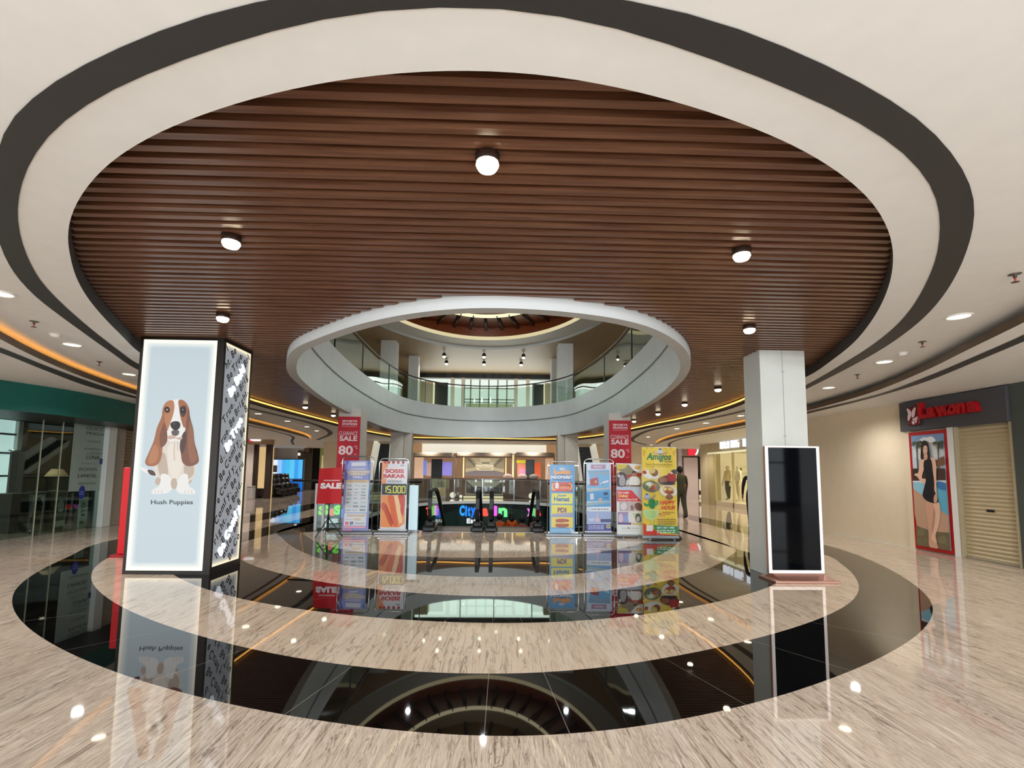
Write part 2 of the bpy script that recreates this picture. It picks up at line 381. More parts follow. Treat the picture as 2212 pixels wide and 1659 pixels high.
# innermost grey ring, then the landing in front of the opening
H2 = offset(HOLE, 0)
x5 = sorted(C5, key=lambda p: p.x)
mb.flat([C4, x5 + list(reversed(HOLE))], 0, M_GRAN2)
lo = [p for p in x5]
mb.flat([[Vector((HOLE[0].x, HOLE[0].y))] + lo + [Vector((HOLE[-1].x, HOLE[-1].y))]], 0, M_MARBLE2)
struct('floor', mb)
mb = MB(); mb.wall(HOLE, -.14, 0, M_WHITE); mb.wall([HOLE[-1], HOLE[0]], -.14, 0, M_DARK, smooth=False); mb.flat([BIG, HOLE], -.14, M_GREYP, False); struct('trim_1', mb)
M_BASE = mat((120, 112, 104), .2, noise=.1)
mb = MB(); mb.flat([[(-14, 8), (12, 8), (12, 40), (-14, 40)]], -4.3, M_BASE); struct('floor.001', mb)
M_BGREEN = mat((10, 44, 34), .35)
mb = MB(); mb.quad((-14, 30, -4.3), (12, 30, -4.3), (12, 30, -.14), (-14, 30, -.14), M_BGREEN); mb.quad((-14, 10, -4.3), (12, 10, -4.3), (12, 10, -.14), (-14, 10, -.14), M_DARK)
mb.quad((-14, 8, -4.3), (-14, 40, -4.3), (-14, 40, -.14), (-14, 8, -.14), M_WALL); mb.quad((12, 8, -4.3), (12, 40, -4.3), (12, 40, -.14), (12, 8, -.14), M_WALL); struct('wall_basement', mb)
# ================================================================== ceiling
SLOOP_NEAR = relax(plan("301 761 253 716 217 680 181 634 162 600 150 550 144 509 150 468 177 411.5 232 348 318 295.6 427 248 591 195.5 773 164 964 147 1159 154.6 1336.5 186 1491 227 1627.6 273 1746 327 1832 382 1891 441 1918.7 486.6 1929 536.6 1931 560 1924.5 610 1911 647 1881 699 1848.5 740 1805 775 1744 813", ZC), 1)
SLOOP = smooth([Vector((-6.35, 10.6)), Vector((-5.75, 8.4))] + SLOOP_NEAR + [Vector((5.55, 9.7)), Vector((6.0, 11.77)), Vector((6.12, 13.76)), Vector((6.0, 15.6)), Vector((5.7, 17.5)), Vector((5.35, 20)), Vector((4.7, 23.5)), Vector((3.2, 26.1)), Vector((1.2, 26.4)), Vector((-.9, 26.2)), Vector((-3, 26.5)), Vector((-4.8, 26.2)), Vector((-6.0, 23)), Vector((-6.3, 19)), Vector((-6.5, 15.5)), Vector((-6.55, 13))], 4, True)
VB = [(-.17, 5.1), (-.85, 5.27), (-1.6, 5.7), (-2.35, 6.35), (-3.0, 7.05), (-3.5, 7.95), (-3.9, 9.0), (-4.2, 10.4), (-4.5, 12.4), (-4.68, 14.5), (-4.75, 17), (-4.7, 19.5), (-4.25, 22.2), (-3.1, 24), (-1.8, 24.7), (-.6, 24.85), (.6, 24.6), (2.0, 23.7), (3.2, 21.9), (3.75, 19.2), (3.98, 16.5), (3.95, 14), (3.75, 10.9), (3.35, 8.5), (2.9, 7.2), (2.3, 6.2), (1.6, 5.52), (.75, 5.18)]
VOUT = smooth(VB, 5, True)
VIN = offset(VOUT, .16)
if (VIN[0]-Vector((-.3, 14))).length > (VOUT[0]-Vector((-.3, 14))).length: VIN = offset(VOUT, -.16)
CB = [(-16, -9), (14, -9), (14, 40), (-16, 40)]
mb = MB(); mb.flat([CB, SLOOP], ZC, M_WHITE, False); struct('ceiling', mb)
mb = MB(); mb.wall(SLOOP, ZC, ZT+.12, M_BLACKB, True)
lipIn = offset(SLOOP, .012); 
struct('trim_2', mb)
mb = MB()                                                   # warm strip light on the far part of the timber recess
i0 = next(i for i, p in enumerate(SLOOP) if p.x > 0 and p.y > 10.2)
seg = SLOOP[i0:]
mb.wall([p + (Vector((-.3, 15))-p).normalized()*.02 for p in seg], ZC+.095, ZC+.135, M_LED2)
struct('trim_3', mb)
# timber slats, cut to the oval and around the opening
def cross(loop, y):
    xs = []
    for i in range(len(loop)):
        a, b = loop[i-1], loop[i]
        if (a.y-y)*(b.y-y) < 0: xs.append(a.x+(b.x-a.x)*(y-a.y)/(b.y-a.y))
    return sorted(xs)
mb = MB(); y = 1.99; PITCHS = .1145; SW = .056
while y < 26.3:
    xs = cross(SLOOP, y); vo = cross(VOUT, y)
    if len(xs) >= 2:
        sp = [(xs[0]+.01, xs[-1]-.01)]
        if len(vo) >= 2: sp = [(xs[0]+.01, vo[0]), (vo[-1], xs[-1]-.01)]
        for a, b in sp:
            if b-a > .03: mb.box((a, y-SW/2, ZT), (b, y+SW/2, ZT+.1), M_SLAT)
    y += PITCHS
struct('trim_4', mb)
M_BACK = mat((30, 20, 15), .7)
mb = MB(); mb.flat([SLOOP, VOUT], ZT+.1, M_BACK, False); struct('ceiling.001', mb)
# black curved band round the timber oval and on along the side corridors
CO = relax(plan("297 798 235 759 181 717.5 127 680 72 639 36 600 5 550 -10 500 -16 430 -12 340 5 258 100 178 250 100 400 42 540 0 700 -24 830 -34 960 -38 1080 -34 1200 -26 1385 0 1550 40 1705 100 1864 177 2006 259 2075 345 2108 425 2110 470 2085 560 2061 603 2033 647 2005 679 1957 721 1903 755 1848.5 788 1744 839", ZC), 1)
CI = relax(plan("297 785 271 768 181 701 127 649 94 615 83 600 60 560 45 520 36 470 37 420 60 350 100 289 168 236 236 193 355 139 482 100 520 83 660 46 760 26 900 14 1010 12 1110 18 1225 34 1350 62 1468 100 1673 175 1841 250 1950.6 318 2006 386.5 2022 425 2031 461 2032.6 509.5 2022 560 2015.6 577 1992 632 1968 668.5 1933 710 1881 749 1822 786 1744 830", ZC), 1)
BL = [(-10.2, 27.6), (-8.0, 23.2), (-7.34, 21), (-6.9, 18), (-6.95, 16), (-7.05, 14), (-6.95, 11.5)]
BR = [(6.45, 11), (6.6, 12.8), (6.5, 14.6), (6.2, 16.7), (5.95, 19), (6.34, 22.4), (6.9, 24.9), (8.8, 28.6)]
sh = lambda L, d: [Vector((x+d, yy)) for x, yy in L]
outer = smooth(sh(BL, -.11) + CO + sh(BR, .11), 5); inner = smooth(sh(BL, .11) + CI + sh(BR, -.11), 5)
mb = MB(); mb.strip(resample(outer, 260), resample(inner, 260), ZC-.004, M_BLACKB); struct('trim_5', mb)
# outer soffits a step lower, with the bronze step and its hidden warm light
COVL = smooth([(-4.5, -9), (-4.6, 1.5), (-4.95, 3.4), (-5.5, 4.8), (-6.08, 5.9), (-6.66, 7.1), (-7.2, 8.5), (-7.75, 10.6), (-8.15, 13.5), (-8.45, 16.8), (-8.62, 18.8), (-8.81, 20.8), (-9.31, 24), (-11.3, 29), (-13, 33), (-15, 38)], 6)
COVR = smooth([(4.5, -9), (4.5, 2), (4.85, 3.7), (5.33, 4.75), (5.68, 5.55), (6.3, 6.95), (6.92, 8.71), (7.3, 10.64), (7.58, 13), (7.71, 15), (7.68, 17.2), (7.61, 19.6), (7.72, 22.1), (8.53, 26), (10.5, 30), (12, 33), (13.5, 37)], 6)
mb = MB(); mb.flat([COVL + [Vector((-15.9, 38)), Vector((-15.9, -9))]], ZS, M_WHITE, False); mb.flat([COVR + [Vector((13.9, 37)), Vector((13.9, -9))]], ZS, M_WHITE, False); struct('ceiling.002', mb)
mb = MB(); mb.wall(COVL, ZS, ZC-.075, M_BRONZE); mb.wall(COVR, ZS, ZC-.075, M_BRONZE); struct('trim_6', mb)
mb = MB()
a = [p for p in COVL if p.y > 3]; mb.strip(offset(a, .03), offset(a, .055), ZC-.1, M_LED)
a = [p for p in COVR if p.y > 14.2]; mb.strip(offset(a, -.03), offset(a, -.055), ZC-.1, M_LED)
struct('trim_7', mb)
lt = relax(plan("0 750 108.5 793.5 199 826 292 856", ZS), 0); lb = relax(plan("0 761 108.5 804 199 837 291 860", ZS), 0)
ext = [(-8.45, 13.5), (-8.75, 16.7), (-9.0, 19.7), (-9.5, 22.6), (-11.1, 26.4), (-12.5, 30)]
A = smooth([Vector((-5.2, -8.5)), Vector((-5.2, 1.5)), Vector((-5.85, 4.4))] + lt + [Vector((p[0]+.06, p[1])) for p in ext], 6); B = smooth([Vector((-5.45, -8.5)), Vector((-5.45, 1.5)), Vector((-6.1, 4.4))] + lb + [Vector((p[0]-.08, p[1])) for p in ext], 6)
mb = MB(); mb.strip(resample(A, 120), resample(B, 120), ZS-.004, M_BLACKB)
rt = plan("2212 722.7 2109 768 2000 814 1892 853 1746.5 888", ZS); rb = plan("2212 737 2109 780 2000 824 1892 857 1746.5 893", ZS)
ext = [(8.0, 15), (7.95, 17), (7.9, 20), (8.3, 23), (9.2, 26), (10.5, 29)]
A = smooth([Vector((4.8, -8.5)), Vector((4.8, 1.5)), Vector((5.2, 4.0))] + rt + [Vector((p[0]-.06, p[1])) for p in ext], 6); B = smooth([Vector((5.05, -8.5)), Vector((5.05, 1.5)), Vector((5.5, 4.0))] + rb + [Vector((p[0]+.07, p[1])) for p in ext], 6)
mb.strip(resample(A, 120), resample(B, 120), ZS-.004, M_BLACKB); struct('trim_8', mb)
# ================================================================== opening to the upper storey
ZR, ZB, ZU, ZUC = 3.215, 4.09, 4.78, 8.0
M_FASC = mat((190, 195, 194), .45, noise=.04, nscale=2)
mb = MB(); mb.wall(VOUT, ZR, ZT+.1, mat((206, 209, 208), .6), True)
vs = [(p.x, p.y, ZR) for p in VOUT] + [(p.x, p.y, ZR) for p in VIN]; n = len(VOUT)
mb.add(vs, [(i, (i+1) % n, n+(i+1) % n, n+i) for i in range(n)], M_GREYP)
mb.wall(VIN, ZR, ZB-.02, M_FASC, True)
cV = Vector((-.35, 14.8))
VU = [p.lerp(VO, .35) for p, VO in zip(VIN, VOUT)]
vs = [(p.x, p.y, ZB-.02) for p in VIN] + [(p.x, p.y, ZB-.02) for p in VU]
mb.add(vs, [(i, (i+1) % n, n+(i+1) % n, n+i) for i in range(n)], M_DARK)
mb.wall(VU, ZB-.02, ZU, M_FASC, True); mb.wall([p.lerp(cV, .002) for p in VIN], ZB-.045, ZB-.005, mat((92, 94, 96), .6), True); struct('wall_atrium', mb)
mb = MB(); mb.flat([CB, VU], ZU, M_MARBLE2); mb.flat([CB, VOUT], ZU-.35, M_GREYP, False); struct('floor.002', mb)
# upper ceiling with the stepped oval dome
M_UC = mat((150, 132, 104), .5, noise=.05); M_OLIVE = mat((112, 106, 84), .6, noise=.06)
def oval(cx, cyy, a, b, n=72): return [Vector((cx+a*math.cos(2*PI*k/n), cyy+b*math.sin(2*PI*k/n))) for k in range(n)]
DC = (-.7, 17.2)
D1, D2, D3 = oval(*DC, 5.6, 8.3), oval(*DC, 4.7, 6.9), oval(*DC, 3.3, 4.9)
mb = MB(); mb.flat([CB, D1], ZUC, M_UC, False); struct('ceiling.003', mb)
M_DW = wood('dome_wood', (96, 44, 22), (140, 70, 38), .35)
mb = MB(); mb.wall(D1, ZUC, ZUC+.55, M_GREYP, True); vs = [(p.x, p.y, ZUC+.02) for p in D1]
mb.flat([oval(*DC, 5.6, 8.3), D2], ZUC+.12, M_GREYP, False)
mb.wall(D2, ZUC+.12, ZUC+.3, lit((230, 215, 170), .9), True)
mb.flat([D2, D3], ZUC+.75, M_DW, False); mb.wall(D2, ZUC+.3, ZUC+.75, M_DW, True)
mb.wall(D3, ZUC+.62, ZUC+.78, lit((250, 235, 190), 1.3), True); mb.wall(D3, ZUC+.78, ZUC+1.3, M_UC, True); mb.flat([D3], ZUC+1.3, mat((150, 118, 70), .5), False)
for k in range(36):
    a = 2*PI*k/36; ca, sa = math.cos(a), math.sin(a)
    p, q = Vector((DC[0]+3.3*ca, DC[1]+4.9*sa, ZUC+.66)), Vector((DC[0]+4.68*ca, DC[1]+6.88*sa, ZUC+.66)); mb.tube([p, q], .07, M_DARK, 4)
    if k % 2 == 0: mb.tube([(DC[0]+.4*ca, DC[1]+.6*sa, ZUC+1.25), (DC[0]+3.28*ca, DC[1]+4.85*sa, ZUC+1.25)], .06, M_DARK, 4)
struct('ceiling.004', mb)
mb = MB()
mb.quad((-14, 32, ZU), (-5.4, 32, ZU), (-5.4, 32, ZUC), (-14, 32, ZUC), M_OLIVE); mb.quad((4.2, 32, ZU), (14, 32, ZU), (14, 32, ZUC), (4.2, 32, ZUC), M_OLIVE)
mb.quad((-11, 2, ZU), (-11, 32, ZU), (-11, 32, ZUC), (-11, 2, ZUC), M_OLIVE); mb.quad((10, 32, ZU), (10, 2, ZU), (10, 2, ZUC), (10, 32, ZUC), M_OLIVE)
mb.quad((10, 2, ZU), (-11, 2, ZU), (-11, 2, ZUC), (10, 2, ZUC), M_OLIVE)
mb.box((-5.4, 31.9, 7.7), (4.2, 32.1, ZUC), M_DARK); struct('wall_upper', mb)
# bright daylight windows at the far end of the upper storey
mb = MB(); mb.quad((-5.4, 32.4, ZU), (4.2, 32.4, ZU), (4.2, 32.4, 7.7), (-5.4, 32.4, 7.7), lit((232, 244, 232), 1.0))
for x in (-5.3, -3.1, -2.4, 1.1, 1.9, 4.05): mb.box((x-.12, 31.9, ZU), (x+.12, 32.1, 7.7), M_WHITE)
for x0, x1 in ((-4.6, -3.4), (2.2, 3.4)):
    mb.box((x0, 31.85, ZU), (x1, 31.95, 7.35), M_DARK); mb.box((x0-.2, 31.8, 5.6), (x1+.2, 31.84, 5.66), M_DARK)
M_GRF = mat((128, 150, 134), .4)
for x in (-1.9, -1.3, -.7, -.1, .5): mb.box((x-.04, 31.9, ZU), (x+.04, 32.0, 7.6), M_GRF)
for z in (5.4, 6.05, 6.25, 7.0): mb.box((-2.3, 31.9, z), (1.0, 32.0, z+.06), M_GRF)
mb.box((-2.2, 31.95, 5.5), (.9, 31.98, 6.0), mat((196, 212, 176), .5)); struct('window_1', mb)
mb = MB()
for x0, y0_, w in ((-5.95, 24.0, .75), (2.95, 24.0, .75), (-5.15, 27.2, .55), (2.95, 27.2, .55)):
    mb.box((x0+(.0), y0_, ZU), (x0+w, y0_+w, ZUC), M_GREYP)
for x0, y0_, w in ((-5.0, 30.6, .8), (2.9, 30.6, .8), (-9.5, 20, .8), (8.2, 20, .8), (-9.5, 12, .8), (8.2, 12, .8)): mb.box((x0, y0_, ZU), (x0+w, y0_+w, 7.2 if y0_ > 30 else ZUC), M_OLIVE if y0_ < 30 else M_WALL)
struct('trim_9', mb)
# glass balustrade of the upper storey
bal = thing('upper_glass_balustrade', 'clear glass balustrade with dark handrail running round the upper oval opening', 'balustrade', (-.35, 14.8, ZU))
VG = [p.lerp(cV, -.012) for p in VU]
mb = MB(); mb.wall(VG, ZU, ZU+1.0, glass((205, 225, 214), .03), True); mb.build('glass_panel', bal)
mb = MB(); mb.tube([(p.x, p.y, ZU+1.12) for p in VG], .03, M_DARK, 6, closed=True); mb.build('handrail', bal)
for k in range(0, n, 7):
    p = VG[k]; mb = MB(); mb.box((p.x-.02, p.y-.02, ZU), (p.x+.02, p.y+.02, ZU+1.1), M_DARK); mb.build('post', bal)
# ================================================================== main walls
mb = MB(); mb.box((8.55, 8.72+1.2, 0), (8.8, 14.6, ZS), M_WALL); mb.box((8.8, 14.4, 0), (10.7, 14.6, ZS), M_WALL); struct('wall_right', mb)
mb = MB(); mb.box((8.5, 9.95, 0), (8.56, 14.6, .004), M_GREYP); 
struct('baseboard_right', mb)
mb = MB()
mb.quad((-18, 42, 0), (14, 42, 0), (14, 42, ZC), (-18, 42, ZC), M_WALL)
mb.quad((-16, 14, 0), (-16, 42, 0), (-16, 42, ZC), (-16, 14, ZC), M_WALL); mb.quad((14, 42, 0), (14, 26, 0), (14, 26, ZC), (14, 42, ZC), M_WALL); struct('wall_far', mb)

# entrance wall behind the camera: dark piers between bright panes
mb = MB(); mb.box((-16, -9.3, 2.95), (14, -9.1, ZC), M_DARK); mb.box((-16, -9.3, 0), (14, -9.1, .25), M_DARK)
for x in range(-16, 15, 3): mb.box((x-.35, -9.3, 0), (x+.35, -9.1, 2.95), M_DARK)
mb.box((-16, -9.28, 2.05), (14, -9.12, 2.12), M_DARK); struct('wall_back', mb)
mb = MB(); mb.quad((14, -9.25, .25), (-16, -9.25, .25), (-16, -9.25, 2.95), (14, -9.25, 2.95), lit((236, 245, 255), 5)); struct('window_3', mb)
# ================================================================== lit advertising pillar on the left
X0, X1, YF, YB = -5.165, -3.98, 7.0, 7.81
lb_ = thing('lightbox_pillar', 'square pillar clad in glowing white advertising panels with a seated basset hound', 'pillar', ((X0+X1)/2, (YF+YB)/2, 0))
mb = MB(); mb.box((X0+.03, YF+.03, 0), (X1-.03, YB-.03, ZT), M_FRAME); mb.build('core', lb_)
mb = MB()
for a, b in (((X0, YF, 0), (X0+.035, YF+.04, ZT)), ((X1-.1, YF, 0), (X1, YF+.05, ZT)), ((X1-.04, YB-.035, 0), (X1, YB, ZT)), ((X0, YB-.035, 0), (X0+.04, YB, ZT)),
             ((X0+.035, YF, 0), (X1-.1, YF+.04, .05)), ((X0+.035, YF, ZT-.04), (X1-.1, YF+.04, ZT)), ((X1-.04, YF+.05, 0), (X1, YB-.035, .09)), ((X1-.04, YF+.05, ZT-.05), (X1, YB-.035, ZT)),
             ((X0, YF+.04, 0), (X0+.04, YB-.035, .09)), ((X0, YF+.04, ZT-.05), (X0+.04, YB-.035, ZT))):
    mb.box(a, b, M_FRAME)
mb.build('frame', lb_)
def glow_panel(name, mid, edge, sx, sz, ext, s_mid=.95, s_edge=1.35, w=.1):
    """backlit film: brighter and warmer along its edges where the lamps sit"""
    m, nt, b = _new(name); L = nt.links.new; g = nt.nodes.new('ShaderNodeNewGeometry'); sp = nt.nodes.new('ShaderNodeSeparateXYZ'); L(g.outputs['Position'], sp.inputs[0])
    ds = []
    for idx, lo, hi in ((sx[0], sx[1], sx[2]), (2, sz[0], sz[1])):
        for sgn, v in ((1, lo), (-1, hi)):
            q = nt.nodes.new('ShaderNodeMath'); q.operation = 'MULTIPLY_ADD'; q.inputs[1].default_value = sgn; q.inputs[2].default_value = -sgn*v; L(sp.outputs[idx], q.inputs[0]); ds.append(q)
    cur = ds[0]
    for d in ds[1:]:
        mn = nt.nodes.new('ShaderNodeMath'); mn.operation = 'SMOOTH_MIN'; mn.inputs[2].default_value = .08; L(cur.outputs[0], mn.inputs[0]); L(d.outputs[0], mn.inputs[1]); cur = mn
    r = ramp(nt, [(0, edge), (.12, edge), (.55, [(a*.35+b_*.65) for a, b_ in zip(edge, mid)]), (1, mid)]); k = nt.nodes.new('ShaderNodeMath'); k.operation = 'MULTIPLY'; k.inputs[1].default_value = 1/(w*2.4); k.use_clamp = True
    L(cur.outputs[0], k.inputs[0]); r.color_ramp.interpolation = 'EASE'; L(k.outputs[0], r.inputs[0])
    e = nt.nodes.new('ShaderNodeMapRange'); e.inputs[1].default_value = .08; e.inputs[2].default_value = 1; e.inputs[3].default_value = s_edge*.555; e.inputs[4].default_value = s_mid*.555; L(k.outputs[0], e.inputs[0])
    b.inputs['Base Color'].default_value = (0, 0, 0, 1); b.inputs['Roughness'].default_value = .35; L(r.outputs[0], b.inputs['Emission Color']); L(e.outputs[0], b.inputs['Emission Strength'])
    return m
PX0, PX1, PZ0, PZ1 = X0+.035, X1-.1, .05, ZT-.04
M_GP = glow_panel('front_lightbox_film', (205, 220, 226), (255, 247, 228), (0, PX0, PX1), (PZ0, PZ1), 0, .92, 1.25, .05)
pr = Print([(862, 130), (1310, 140), (1215, 1530), (748, 1528)], (PX0, YF+.015, PZ0), (1, 0, 0), (0, 0, 1), PX1-PX0, PZ1-PZ0, .0004)
pr.full(M_GP)
T = lambda *c: lit(c, .95)
tan, tan2, brown, dk, wh, cream, shade, blk, pink = T(186, 128, 92), T(166, 108, 78), T(128, 84, 66), T(84, 62, 56), T(238, 236, 232), T(226, 214, 200), T(196, 178, 162), T(46, 42, 42), T(205, 176, 160)
S = lambda pts, m: pr.poly(pts, m, 5)
S([(822, 912), (850, 920), (880, 930), (925, 950), (955, 965), (930, 972), (890, 960), (850, 940)], wh); S([(880, 935), (915, 940), (930, 968), (895, 962)], dk)
S([(930, 990), (965, 975), (985, 1000), (960, 1025), (930, 1020)], shade); S([(1110, 990), (1140, 975), (1150, 1000), (1125, 1020)], shade)
S([(935, 800), (975, 740), (1050, 720), (1120, 750), (1165, 800), (1175, 900), (1160, 980), (1120, 1010), (1040, 1050), (985, 1010), (940, 970), (915, 900)], cream)   # chest and body
S([(945, 860), (980, 830), (1000, 900), (1000, 990), (960, 975)], shade); S([(1120, 860), (1150, 880), (1160, 960), (1120, 990), (1100, 930)], shade)
S([(1010, 790), (1050, 770), (1090, 800), (1095, 880), (1075, 960), (1045, 1000), (1015, 950), (1005, 870)], T(236, 226, 214))
S([(965, 960), (1005, 965), (1030, 1000), (1032, 1040), (1010, 1068), (960, 1078), (905, 1075), (912, 1055), (945, 1035), (960, 1000)], wh)     # forelegs and paws
S([(1060, 1000), (1085, 965), (1120, 960), (1128, 1000), (1135, 1035), (1165, 1055), (1170, 1075), (1120, 1080), (1070, 1072), (1052, 1045)], wh)
for x in (930, 950, 970): pr.line([(x, 1058), (x-6, 1074)], 3, shade)
for x in (1105, 1125, 1145): pr.line([(x, 1058), (x+6, 1076)], 3, shade)
S([(1030, 990), (1050, 985), (1062, 1020), (1050, 1048), (1030, 1045), (1022, 1015)], shade)
S([(985, 540), (1015, 512), (1040, 508), (1075, 505), (1105, 515), (1130, 550), (1138, 610), (1130, 680), (1105, 730), (1090, 755), (1050, 745), (1015, 745), (990, 700), (975, 620)], wh)   # head
S([(1075, 770), (1045, 760), (1020, 765), (1000, 735), (1005, 690), (1060, 700), (1095, 690), (1100, 735)], wh)
S([(1035, 512), (1010, 514), (985, 535), (970, 590), (985, 650), (1000, 700), (1020, 650), (1040, 590), (1045, 540)], tan)       # eye patches
S([(1072, 510), (1100, 512), (1128, 545), (1138, 600), (1130, 660), (1105, 680), (1085, 630), (1075, 570)], tan2)
S([(1080, 555), (1110, 545), (1118, 580), (1100, 615), (1082, 600)], dk)
S([(990, 540), (965, 620), (940, 680), (920, 760), (890, 830), (868, 890), (880, 908), (920, 912), (950, 895), (968, 850), (975, 780), (992, 690), (985, 610)], tan2)   # ears
S([(985, 650), (1000, 700), (998, 770), (965, 800), (955, 740), (965, 690)], brown); S([(900, 830), (930, 780), (950, 830), (930, 890), (890, 895)], tan)
S([(1130, 560), (1142, 620), (1160, 690), (1168, 770), (1185, 830), (1192, 885), (1170, 905), (1125, 912), (1095, 890), (1085, 830), (1095, 760), (1110, 700), (1118, 630)], brown)
S([(1140, 640), (1158, 700), (1165, 790), (1182, 870), (1150, 895), (1130, 840), (1128, 740)], T(150, 100, 76)); S([(1090, 730), (1112, 700), (1115, 780), (1090, 840), (1078, 800)], dk)
S([(985, 560), (1005, 550), (1020, 570), (1010, 588), (992, 585)], blk); pr.ell(1003, 570, 6, 7, T(150, 120, 90)); pr.ell(1000, 567, 2.5, 3, wh)
S([(1085, 565), (1102, 555), (1113, 572), (1105, 590), (1088, 588)], blk); pr.ell(1098, 570, 2.5, 3, wh)
S([(1022, 655), (1040, 642), (1070, 642), (1082, 655), (1078, 680), (1055, 698), (1030, 682)], blk); pr.ell(1045, 656, 8, 5, T(90, 86, 86))
S([(1030, 700), (1052, 695), (1075, 700), (1070, 722), (1050, 730), (1032, 720)], T(98, 90, 88)); S([(1003, 735), (1040, 725), (1060, 740), (1095, 735), (1085, 755), (1052, 745), (1015, 750)], pink)
pr.line([(1048, 770), (1045, 830), (1048, 880)], 5, shade); pr.line([(1065, 760), (1068, 820)], 4, shade)
pr.text('Hush Puppies', 905, 1114, 1159, 1148, T(70, 78, 86), .02)
pr.mb.build('front_panel', lb_)
M_GS = glow_panel('side_lightbox_film', (158, 162, 168), (255, 240, 205), (1, YF-.25, YB-.04), (.09, ZT-.05), 0, .8, 1.1, .045)
ps = Print([(0, 0), (72, 0), (72, 320), (0, 320)], (X1-.012, YF+.05, .09), (0, 1, 0), (0, 0, 1), YB-.035-YF-.05, ZT-.14, .0005)
ps.full(M_GS)
W, H = YB-.085-YF, ZT-.14
ang = math.radians(54); du, dv = Vector((math.cos(ang), math.sin(ang))), Vector((-math.sin(ang), math.cos(ang)))
ink = lit((36, 34, 36), .6); phr = 'Be True. Be Bright. Be Bold. Be Comfy. '
def letters_on(origin, txt, h, m, depth, clip=True):
    """one line of lettering along the slanted direction, letters outside the panel left off"""
    pen = 0.0; out = MB()
    for ch in txt:
        if ch == ' ': pen += h*.42; continue
        vs, fs, w, hh = glyphs(ch, .026 if not depth else .012, .25, 0 if not depth else depth/h); k = h/.73
        c = origin + du*(pen+w*k/2) + dv*(h/2)
        if (.03 < c.x < W-.04 and .05 < c.y < H-.05) or not clip:
            q = [origin + du*(pen+x*k) + dv*(y*k) for x, y, z in vs]
            if not clip or all(.002 < p.x < W-.002 and .002 < p.y < H-.002 for p in q):
                out.add([(X1-.0105 + (z*k if depth else 0), YF+.05+p.x, .09+p.y) for p, (x, y, z) in zip(q, vs)], fs, m)
        pen += w*k+h*.09
    return out
line_mb = ps.mb
for i in range(-26, 30):
    o = Vector((0, 1.6)) + dv*(i*.165) - du*(3.1 - (i % 4)*.37); t = letters_on(o, phr*3, .108, ink, 0)
    line_mb.add(t.v, t.f, ink)
ps.mb.build('side_panel', lb_)
wl = lit((238, 245, 255), 1.15)
for txt, oy, ln in (('Be Bold', 2.43, 0), ('Be True', 1.62, 0), ('Be Comfy', .12, 0)):
    t = letters_on(Vector((.2, oy)), txt, .125, wl, .022, False); o = MB(); o.add(t.v, t.f, wl); o.build('raised_lettering', lb_)
# the pillar shows film on the hidden sides too
mb = MB(); mb.quad((X0+.012, YB-.04, .09), (X0+.012, YF+.05, .09), (X0+.012, YF+.05, ZT-.05), (X0+.012, YB-.04, ZT-.05), lit((205, 215, 220), .9)); mb.build('rear_panel', lb_)
# red board behind the pillar
rb = thing('red_board_stand', 'tall narrow bright red board standing behind the glowing dog pillar', 'board', (-6.18, 8.42, 0))
mb = MB(); mb.bbox((-6.3, 8.38, .04), (-6.05, 8.46, 1.47), mat((214, 26, 34), .4), .012); mb.build('panel', rb)
mb = MB(); mb.bbox((-6.34, 8.28, 0), (-6.02, 8.56, .04), mat((160, 20, 26), .4), .01); mb.build('base', rb)
# ================================================================== white pillar on the right
wp = thing('white_pillar', 'square white painted pillar with a joint down its front, behind the digital kiosk', 'pillar', (4.28, 7.37, 0))
mb = MB(); mb.bbox((3.935, 7.13, 0), (4.63, 7.62, ZT+.02), mat((214, 216, 208), .42, noise=.03, nscale=3), .006, 1); mb.build('cladding', wp)
mb = MB(); mb.box((4.275, 7.126, 1.4), (4.281, 7.1305, ZT), mat((150, 152, 148), .5)); 
for z in (3.02, 2.05): mb.ball((4.262, 7.128, z), .007, mat((150, 150, 150), .4), 8); mb.ball((4.294, 7.128, z), .007, mat((150, 150, 150), .4), 8)
mb.build('joint', wp)
# ================================================================== digital kiosk
M_ROSE = mat((196, 150, 132), .3, metal=.7); M_ROSED = mat((150, 100, 84), .35, metal=.5)
KX0, KX1, KY = 3.815, 4.605, 6.86
kk = thing('digital_signage_kiosk', 'tall free-standing digital display with a blank black screen and pale rose frame', 'kiosk', (4.2, 6.85, 0))
mb = MB(); mb.bbox((KX0, KY, .09), (KX1, KY+.07, 1.88), M_ROSE, .02, 3); mb.build('casing', kk)
M_LF = mat((250, 238, 230), .3, emit=.25)
mb = MB()
for a, b in (((KX0, KY-.006, .09), (KX0+.045, KY+.01, 1.88)), ((KX1-.045, KY-.006, .09), (KX1, KY+.01, 1.88)), ((KX0+.045, KY-.006, .09), (KX1-.045, KY+.01, .135)), ((KX0+.045, KY-.006, 1.855), (KX1-.045, KY+.01, 1.88))): mb.bbox(a, b, M_LF, .004, 1)
mb.build('frame', kk)
mb = MB(); mb.box((KX0+.045, KY-.003, .135), (KX1-.045, KY+.004, 1.855), mat((6, 7, 10), .04, spec=.16)); mb.build('screen', kk)
mb = MB(); mb.box((KX0+.07, KY-.0036, 1.80), (KX0+.22, KY-.003, 1.83), mat((30, 32, 36), .1)); 
mb = MB(); y0 = 6.63
mb.add([(KX0+.04, KY+.05, .09), (KX1-.02, KY+.05, .09), (KX1-.02, KY, .09), (KX0+.04, KY, .09), (KX0+.0, KY+.12, .03), (KX1+.02, KY+.12, .03), (KX1+.02, y0+.02, .03), (KX0+.06, y0+.02, .03)], [(0, 1, 2, 3), (3, 2, 6, 7), (2, 1, 5, 6), (1, 0, 4, 5), (0, 3, 7, 4)], M_ROSED); mb.build('pedestal', kk)
